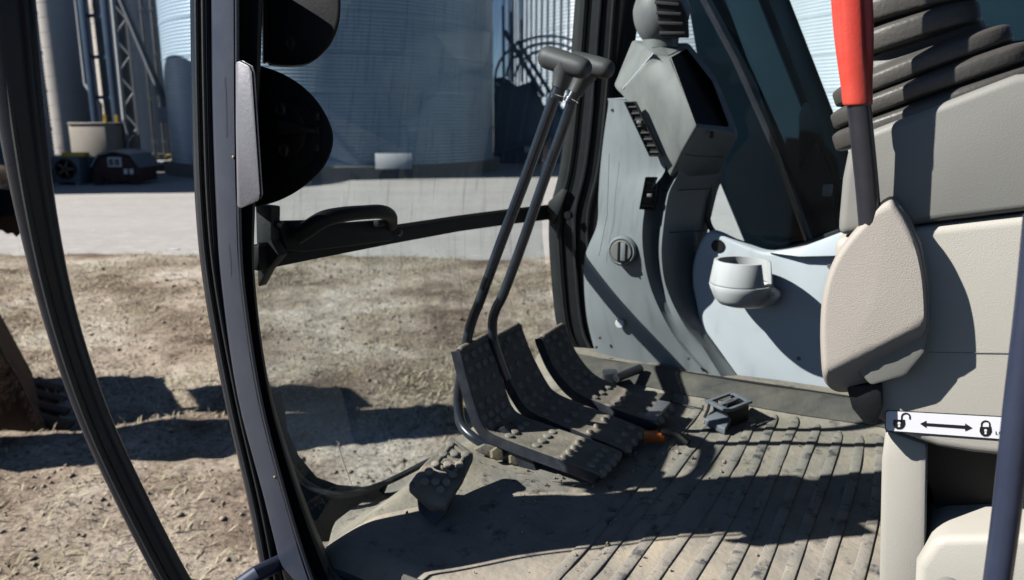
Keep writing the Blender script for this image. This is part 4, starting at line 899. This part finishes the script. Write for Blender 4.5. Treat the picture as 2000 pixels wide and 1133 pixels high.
# strip vents
def vent(name, quad, n, m, tabs=()):
    q = V3(quad); a, b, c, d = q   # top-left, top-right, bottom-right, bottom-left
    nn_ = -VV
    bm = bmesh.new()
    def fr(p0, p1, p2, p3): add_prism(bm, [p0, p1, p2, p3], VV*.012)
    ia, ib, ic, id_ = a.lerp(c, .05), b.lerp(d, .05), c.lerp(a, .05), d.lerp(b, .05)
    ia = a.lerp(b, .14).lerp(d, .03); ib = b.lerp(a, .14).lerp(c, .03); ic = c.lerp(d, .14).lerp(b, .03); id_ = d.lerp(c, .14).lerp(a, .03)
    fr(a, b, ib, ia); fr(b, c, ic, ib); fr(c, d, id_, ic); fr(d, a, ia, id_)
    o = finish(bm, name, M['black'], rc, .0008)
    slab('vent_back', [p_+VV*.007 for p_ in (ia, ib, ic, id_)], VV*.003, M['slot'], o, 0)
    for k_ in range(n):
        f = (k_+.6)/n; p0 = ia.lerp(id_, f)+VV*.002; p1 = ib.lerp(ic, f)+VV*.002
        bm = bmesh.new(); dn = (id_-ia).normalized(); add_prism(bm, [p0-dn*.001, p1-dn*.001, p1+dn*.001, p0+dn*.001], VV*.005+ZZ*.002); finish(bm, 'louvre', m, o, 0)
    for f in tabs:
        p0 = ia.lerp(id_, f).lerp(ib.lerp(ic, f), .6)-VV*.004; box('vent_tab', p0, UU*.006, VV*.006, ZZ*.004, M['plate'], o, .002)
    return o
vent('side_vent', [(1218, 199, 1.745), (1240, 198, 1.742), (1293, 306, 1.742), (1268, 306, 1.742)], 8, M['darkgrey'], (.37,))
vent('lower_vent', [(1260, 346, 1.748), (1288, 346, 1.77), (1278, 411, 1.77), (1248, 409, 1.748)], 4, M['darkgrey'], (.55,))
# round knob
kp = P(1216, 490, 'v', 1.772)
kn = -VV+UU*-.02
lathe('knob_ring', [(.037, -.02), (.037, .005), (.032, .010), (.029, .009), (.029, -.01)], kp, kn, ZZ, M['grey'], rc, 36)
lathe('round_vent', [(.0275, -.01), (.0275, .010), (.025, .013), (.001, .014)], kp, kn, ZZ, M['consgrey'], rc, 32)
bm = bmesh.new(); add_box(bm, kp-VV*.016+UU*.004, UU*.0025, VV*.004, ZZ*.024); finish(bm, 'finger_bar', M['slot'], rc, .0008)
bm = bmesh.new(); add_box(bm, kp-VV*.014-UU*.006, UU*.007, VV*.004, ZZ*.022); finish(bm, 'finger_grip', M['grey'], rc, .002)
lathe('screw_plug', [(.0122, 0), (.0122, .0025), (.0105, .004), (.001, .0042)], P(1211, 632, 'v', 1.806), -VV, ZZ, M['cup'], rc, 24)
# vent head on top
vh = thing('vent_head', P(1290, 60, 'v', 1.82), 'grey swivelling air vent head on top of the console', 'air vent')
bm = bmesh.new(); bmesh.ops.create_icosphere(bm, subdivisions=4, radius=1)
cN = P(1292, 20, 'v', 1.85)
for q in bm.verts:
    c = q.co.copy(); s_ = 1+.12*c.z
    q.co = cN+UU*(c.x*.066*(1-.25*max(0, c.z)))+VV*(c.y*.070)+ZZ*(c.z*.085)
finish(bm, 'shell', M['greydirty'], vh)
q = V3([(1278, -5, 1.772), (1325, 0, 1.79), (1340, 72, 1.80), (1290, 72, 1.775)]); 
slab('outlet', [q[0], q[1], P(1338, 30, 'v', 1.80), q[2], q[3]], VV*.03, M['slot'], vh, .003)
for k_ in range(4):
    f = .10+k_*.26; p0 = q[0].lerp(q[3], f)-VV*.005; p1 = q[1].lerp(q[2], f)-VV*.005
    bm = bmesh.new(); add_prism(bm, [p0, p1, p1-ZZ*.006, p0-ZZ*.006], VV*.02+ZZ*.006); finish(bm, 'louvre', M['darkgrey'], vh, .0008)
tube('stem', [P(1290, 95, 'v', 1.85), P(1290, 60, 'v', 1.85)], .042, M['greydirty'], vh, 24, ang=60)

# pale wall panel with cup holder
wp_ = thing('side_wall_panel', W(.3, 1.86, .03), 'pale blue-white lower wall panel under the side window', 'wall panel')
cv = [(1352, 560), (1352, 520), (1362, 485), (1380, 455), (1400, 456), (1430, 470), (1470, 486), (1505, 494), (1560, 486), (1610, 472), (1650, 452)]
top = spline([P(a, b, 'v', 1.858) for a, b in cv], 3)
poly = top+[W(-.75, 1.858, .52), W(-.75, 1.858, .045)]+[P(1660, 778, 'v', 1.858), P(1540, 764, 'v', 1.858), P(1450, 752, 'v', 1.858), P(1402, 735, 'v', 1.858), P(1370, 650, 'v', 1.858)]
slab('panel', poly, VV*.05, M['white'], wp_, .010, seg=4)
lathe('screw_hole', [(.0155, .0), (.0155, .002), (.013, .0025), (.011, -.002), (.001, -.002)], P(1402, 480, 'v', 1.857), -VV, ZZ, M['slot'], wp_, 24)
slab('upper_fold', [P(a, b, 'v', c) for a, b, c in ((1500, 494, 1.852), (1560, 486, 1.852), (1655, 450, 1.852), (1670, 500, 1.835), (1560, 502, 1.84))], VV*.02, M['white'], wp_, .004)
ch = thing('cup_holder', P(1450, 600, 'v', 1.76), 'off-white round cup holder with a notched rim on the pale wall panel', 'cup holder')
cc = P(1447, 553, 'v', 1.762)
R_ = .0695; h0 = .054
# ring with notch
bm = bmesh.new(); n = 72; rings = []; th = .0085
for j in range(n):
    a_ = 2*math.pi*j/n; d = Vector((math.cos(a_), math.sin(a_), 0))
    inn = abs((math.degrees(a_)+180) % 360-180-(-47)) < 15
    hh = h0*.14 if inn else h0
    rt = R_-.0075*(hh/h0)
    rings.append([bm.verts.new(cc+d*r+ZZ*z) for r, z in ((R_-.001, .001), (R_, .004), (rt+.0008, hh-.006), (rt, hh-.001), (rt-.002, hh), (rt-th, hh-.0015), (R_-.008, .002))])
for j in range(n):
    a, b = rings[j], rings[(j+1) % n]
    for k_ in range(7): bm.faces.new((a[k_], b[k_], b[(k_+1) % 7], a[(k_+1) % 7]))
finish(bm, 'rim', M['cup'], ch, ang=50)
lathe('bowl', [(.001, -.052), (.030, -.052), (.046, -.047), (.058, -.034), (.067, -.014), (.0705, -.003), (.0700, -.0005), (.066, -.0005), (.062, -.004), (.056, -.030), (.001, -.040)], cc, ZZ, Vector((1, 0, 0)), M['cup'], ch, 56, ang=60)
bm = bmesh.new(); bmesh.ops.create_icosphere(bm, subdivisions=4, radius=1)
cM = cc+VV*.045-UU*.014-ZZ*.030
for q_ in bm.verts: c = q_.co.copy(); q_.co = cM+UU*c.x*.068+VV*c.y*.062+ZZ*(c.z*.036 if c.z < 0 else c.z*.024)
finish(bm, 'wall_mount', M['cup'], ch)

# side window glass
sw = thing('side_window', W(.1, 1.95, .45), 'tinted side window glass behind the grey console', 'window')
slab('glass', [W(.74, 1.945, .2), W(-.75, 1.945, .2), W(-.75, 1.945, 1.55), W(.70, 1.945, 1.55)], VV*.004, M['sideglass'], sw, 0)

# ------------------------------------------------------------------ left console (near right)
CV = 1.0
cs = thing('left_console', W(-.1, 1.05, 0), 'beige and grey operator console at the right with a lock sticker', 'console')
up = [(1637, 462), (1638, 430), (1645, 350), (1655, 300), (1668, 276), (1700, 255), (1760, 232), (1850, 197), (1940, 162), (1985, 145), (2040, 140), (2300, 130), (2300, 375), (2000, 414), (1850, 432)]
slab('upper_shell', V2(up, CV), VV*.28, M['consgrey'], cs, .010, seg=4)
lo = [(1630, 466), (1800, 443), (2000, 420), (2300, 384), (2300, 950), (2000, 898), (1900, 888), (1830, 876), (1760, 850), (1690, 805), (1650, 720), (1632, 600)]
slab('lower_shell', V2(lo, CV+.004), VV*.26, M['beige'], cs, .012, seg=4)
slab('recess', V2([(1700, 800), (2300, 900), (2300, 1060), (1850, 1070), (1800, 900)], CV+.10), VV*.16, M['slot'], cs, .004)
slab('pedestal', V2([(1730, 840), (1812, 868), (1806, 1250), (1715, 1250), (1722, 900)], CV+.03), VV*.20, M['beige'], cs, .008)
slab('base_cover', V2([(1820, 1062), (1835, 1050), (2300, 1040), (2300, 1300), (1780, 1300), (1790, 1105)], CV+.01), VV*.22, M['beige'], cs, .012, seg=3)
lathe('round_cap', [(.016, 0), (.016, .003), (.012, .005), (.001, .005)], P(1852, 1150, 'v', CV+.009), -VV, ZZ, M['consgrey'], cs, 28)
tube('panel_seam', [P(1815, 688, 'v', CV+.003), P(1990, 690, 'v', CV+.003), P(2250, 700, 'v', CV+.003)], .0005, M['consgrey'], cs, 4)
# dark mark and scratch
0 and tag(lathe('scuff_mark', [(.0035, 0), (.0035, .0004), (.001, .0005)], P(1941, 341, 'v', CV-.0005), -VV, ZZ, M['sticker'], cs, 12), None)
# sticker with padlocks
stq = P(1728, 802, 'v', CV-.0005)
def SPt(px, py, lift): return P(px, py, 'v', CV+.003-lift)
out = [(1733, 801), (1990, 815), (2046, 820), (2046, 862), (1990, 862), (1733, 843), (1728, 838), (1728, 806)]
slab('sticker_border', [SPt(a, b, .0008) for a, b in out], VV*.0005, M['print'], cs, 0)
inn = [(1735, 803), (1990, 817), (2044, 822), (2044, 860), (1990, 860), (1735, 841), (1730, 837), (1730, 807)]
stk = slab('sticker', [SPt(a, b, .0013) for a, b in inn], VV*.0004, M['sticker'], cs, 0)
def padlock(cx, cy, open_):
    bm = bmesh.new(); L_ = .0019
    body = [(-11, -3), (11, -3), (12, 6), (9, 12), (4, 15.5), (-4, 15.5), (-9, 12), (-12, 6)]
    add_prism(bm, [SPt(cx+a, cy+b, L_) for a, b in body], VV*.0004)
    ox = 13 if open_ else 0; oy = -1 if open_ else 0
    arc = [(-8, 0 if not open_ else 3)] + [(-8*math.cos(t_), -8-6.5*math.sin(t_)) for t_ in np.linspace(0, math.pi, 9)] + [(8, 0 if not open_ else -3)]
    arc = [(a+ox, b+oy) for a, b in arc]
    for (a, b), (c, d) in zip(arc, arc[1:]):
        nn2 = Vector((-(d-b), c-a)).normalized()*1.5
        add_prism(bm, [SPt(cx+a-nn2.x, cy+b-nn2.y, L_), SPt(cx+a+nn2.x, cy+b+nn2.y, L_), SPt(cx+c+nn2.x, cy+d+nn2.y, L_), SPt(cx+c-nn2.x, cy+d-nn2.y, L_)], VV*.0004)
    finish(bm, 'padlock_symbol', M['print'], stk, 0, smooth=False)
    bm = bmesh.new(); add_prism(bm, [SPt(cx+3*math.cos(a), cy+4+3*math.sin(a), .0024) for a in np.linspace(0, 6.28, 10)[:-1]], VV*.0003)
    add_prism(bm, [SPt(cx+a, cy+b, .0024) for a, b in ((-1.2, 5), (1.2, 5), (2.4, 11), (-2.4, 11))], VV*.0003); finish(bm, 'keyhole_symbol', M['sticker'], stk, 0, smooth=False)
padlock(1756, 823, True); padlock(1925, 837, False)
bm = bmesh.new()
arw = [(1797, 828), (1809, 822), (1809, 826.5), (1885, 831.5), (1885, 827), (1899, 836), (1885, 842), (1885, 837.5), (1809, 832), (1809, 836)]
add_prism(bm, [SPt(a, b, .0019) for a, b in arw], VV*.0004); finish(bm, 'arrow_symbol', M['print'], stk, 0, smooth=False)
tc_ = bpy.data.curves.new('t', 'FONT'); tc_.body = 'LOCK'; tc_.size = 1; to = bpy.data.objects.new('t', tc_); COL.objects.link(to)
bpy.context.view_layer.update(); me = bpy.data.meshes.new_from_object(to.evaluated_get(bpy.context.evaluated_depsgraph_get())); bpy.data.objects.remove(to)
for q in me.vertices: q.co = SPt(1943.5+q.co.x*13, 849+q.co.x*.5-q.co.y*10, .0019)
tmp = bmesh.new(); tmp.from_mesh(me); finish(tmp, 'lettering', M['print'], stk, 0, smooth=False)

# lever cover, rod, red grip
lk = thing('lockout_lever', P(1700, 760, 'v', .95), 'safety lever with red fluted grip rising from a beige shield', 'lever')
sh = [(1727, 392), (1741, 388), (1752, 400), (1772, 432), (1792, 478), (1804, 530), (1809, 580), (1810, 630), (1803, 672), (1790, 706), (1768, 730), (1730, 748), (1680, 762), (1640, 766), (1618, 755), (1607, 735), (1603, 690), (1602, 640), (1605, 590), (1614, 545), (1632, 500), (1658, 462), (1680, 437), (1695, 420), (1710, 402)]
sh = [(p.x, p.y) for p in spline([Vector((a, b, 0)) for a, b in sh+[sh[0]]], 3)][:-1]
cxs = sum(a for a, b in sh)/len(sh); cys = 600
bm = bmesh.new(); vf = .957
def ring(f, dv): return [bm.verts.new(P(cxs+(a-cxs)*f, cys+(b-cys)*f, 'v', vf+dv(a, b, f))) for a, b in sh]
def face_v(px, py, f):
    # main face; below the crease line it turns down and under
    yl_ = 732-(px-1605)*.50
    d = 0
    if py > yl_: d = (py-yl_)*.0006
    return d
rr_ = []
for f, base in ((1.0, .045), (1.0, .020), (.995, .012), (.975, .004), (.94, .0)):
    rr_.append([bm.verts.new(P(cxs+(a-cxs)*f, cys+(b-cys)*f, 'v', vf+base+face_v(cxs+(a-cxs)*f, cys+(b-cys)*f, f))) for a, b in sh])
fin = np.linspace(.94, .02, 16)[1:]
for f in fin: rr_.append([bm.verts.new(P(cxs+(a-cxs)*f, cys+(b-cys)*f, 'v', vf-.002*(1-f)+face_v(cxs+(a-cxs)*f, cys+(b-cys)*f, f))) for a, b in sh])
n = len(sh)
for a, b in zip(rr_, rr_[1:]):
    for j in range(n): bm.faces.new((a[j], a[(j+1) % n], b[(j+1) % n], b[j]))
bm.faces.new(rr_[0][::-1]); bm.faces.new(rr_[-1])
finish(bm, 'shield', M['cover'], lk, ang=60)
slab('shield_back', V2([(1722, 392), (1746, 384), (1775, 425), (1800, 480), (1814, 560), (1816, 640), (1806, 690), (1770, 735), (1700, 755), (1650, 700), (1700, 420)], .972), VV*.03, M['consgrey'], lk, .005)
tube('rod', [P(1702, 470, 'v', .972), P(1692, 350, 'v', .962), P(1676, 190, 'v', .953), P(1672, 120, 'v', .953)], .0124, M['rod'], lk, 20, smoothpts=4)
# fluted grip
bm = bmesh.new(); st_ = [(-260, .0150), (-200, .0185), (-80, .0205), (0, .0208), (60, .0202), (120, .0182), (165, .0162), (198, .0155), (206, .0140), (207, .010)]
S2 = spline([Vector((a, b, 0)) for a, b in st_], 4); rgs = []
for s_ in S2:
    py = s_.x; cx_ = 1667+ (py-60)*.055; c = P(cx_, py, 'v', .953); rr2 = s_.y*1.03
    fl_ = .0065*math.sin(max(0, min(1, (150-py)/120))*math.pi/2)
    ring_ = []
    for j in range(48):
        a_ = 2*math.pi*j/48; g = max(0, math.cos(a_*3.5+.6))**2*fl_*.9
        r2 = rr2-g; ring_.append(bm.verts.new(c+Vector((math.cos(a_), math.sin(a_)*.85, 0))*r2))
    rgs.append(ring_)
for a, b in zip(rgs, rgs[1:]):
    for j in range(48): bm.faces.new((a[j], a[(j+1) % 48], b[(j+1) % 48], b[j]))
bm.faces.new(rgs[0][::-1]); bm.faces.new(rgs[-1]); finish(bm, 'grip', M['red'], lk, ang=60)
slab('pivot_arm', V2([(1652, 755), (1722, 748), (1724, 795), (1712, 830), (1690, 832), (1664, 800)], .985), VV*.02, M['black'], lk, .005)

# joystick boot
jb = thing('joystick_boot', P(1815, 250, 'v', 1.1), 'taupe rubber bellows boot with stacked folds on the grey console', 'joystick boot')
def sring(cpx, cpy, v, hw_, hd, th_, tilt, m=M['boot'], e=2.6):
    c = P(cpx, cpy, 'v', v); ta = math.radians(tilt)
    au = -UU*math.cos(ta)+ZZ*math.sin(ta); an = UU*math.sin(ta)+ZZ*math.cos(ta)
    bm = bmesh.new(); prof = [(.66, -th_*1.35), (.93, -th_*1.05), (.985, -th_*.85), (1, -th_*.6), (1, th_*.55), (.985, th_*.85), (.94, th_*1.05), (.72, th_*1.5), (.64, th_*1.9), (.62, th_*3.0)]; n = 64; rs = []
    for f, h in prof:
        r_ = []
        for j in range(n):
            a_ = 2*math.pi*j/n; ca_, sa_ = math.cos(a_), math.sin(a_)
            x_ = math.copysign(abs(ca_)**(2/e), ca_); y_ = math.copysign(abs(sa_)**(2/e), sa_)
            # inset by a constant distance, not by scale
            hx = hw_-(1-f)*hd*.9; hy = hd*(1-(1-f)*.9)
            r_.append(bm.verts.new(c+au*hx*x_+VV*hy*y_+an*h))
        rs.append(r_)
    for a, b in zip(rs, rs[1:]):
        for j in range(n): bm.faces.new((a[j], a[(j+1) % n], b[(j+1) % n], b[j]))
    bm.faces.new(rs[0][::-1]); bm.faces.new(rs[-1])
    finish(bm, 'bellows_fold', m, jb, ang=60)
sring(1826, 214, 1.10, .119, .088, .0115, 21)
sring(1812, 172, 1.10, .113, .084, .0100, 21.5)
sring(1794, 134, 1.10, .100, .074, .0100, 22)
sring(1812, 108, 1.12, .066, .062, .0120, 25)
sring(1782, 66, 1.10, .073, .064, .0125, 17)
sring(1772, 14, 1.10, .076, .062, .0125, 13)
sring(1760, -36, 1.10, .068, .056, .0115, 11)
sring(1750, -80, 1.10, .060, .050, .0115, 10)
tube('joystick', [P(1745, -40, 'v', 1.1), P(1735, -170, 'v', 1.1), P(1725, -320, 'v', 1.1)], [.018, .02, .026], M['darkgrey'], jb, 18, smoothpts=3)

# ------------------------------------------------------------------ wear and small fittings
for a, b, c, d in ((438, 150, 441, 268), (446, 478, 450, 540)):
    tube('paint_scratch', [P(a, b, 'v', .7140), P((a+c)/2+1, (b+d)/2, 'v', .7140), P(c, d, 'v', .7140)], .0003, M['plate'], cab, 5)
for a, b in ((455, 307), (536, 932)): lathe('chip', [(.0022, 0), (.0015, .0006), (.0005, .0008)], P(a, b, 'v', .7140), -VV, ZZ, M['bolt'], cab, 7)
for a, b in ((1165, 690), (1345, 712)): lathe('trim_clip', [(.004, 0), (.004, .002), (.001, .003)], P(a, b-12, 'v', 1.80), -VV, ZZ, M['darkgrey'], rc, 12)
tube('glass_scratch', [P(658, 862, 'u', .868), P(672, 905, 'u', .866), P(690, 955, 'u', .862)], .0006, M['trim'], wsh, 5)
for i in range(14):
    a, b = random.uniform(960, 1180), random.uniform(905, 985); p = P(a, b, 'z', .010); q = random.uniform(0, 6.3)
    if i == 0: bm = bmesh.new()
    L2_ = random.uniform(.006, .016); d = Vector((math.cos(q), math.sin(q), .15))*L2_
    add_tube(bm, [p-d, p+d*.1+Vector((0, 0, .002)), p+d], .0007, 5)
tag(finish(bm, 'dry_twigs', M['clod'], None), 'bits of dry twig and straw on the floor below the near pedal', 'debris', kind='stuff')

tube('panel_seam', [P(1190, 300, 'v', 1.790), P(1186, 420, 'v', 1.788), P(1170, 500, 'v', 1.792)], .0005, M['slot'], rc, 5)
for a, b in ((1196, 215), (1172, 660)): lathe('trim_screw', [(.004, 0), (.004, .0015), (.0025, .002), (.002, .0008), (.0005, .0008)], P(a, b, 'v', 1.815), -VV, ZZ, M['darkgrey'], rc, 12)
for a, b in ((1560, 700), (1620, 520)): lathe('trim_screw', [(.005, 0), (.005, .0015), (.003, .002), (.0025, .0008), (.0005, .0008)], P(a, b, 'v', 1.857), -VV, ZZ, M['consgrey'], wp_, 12)
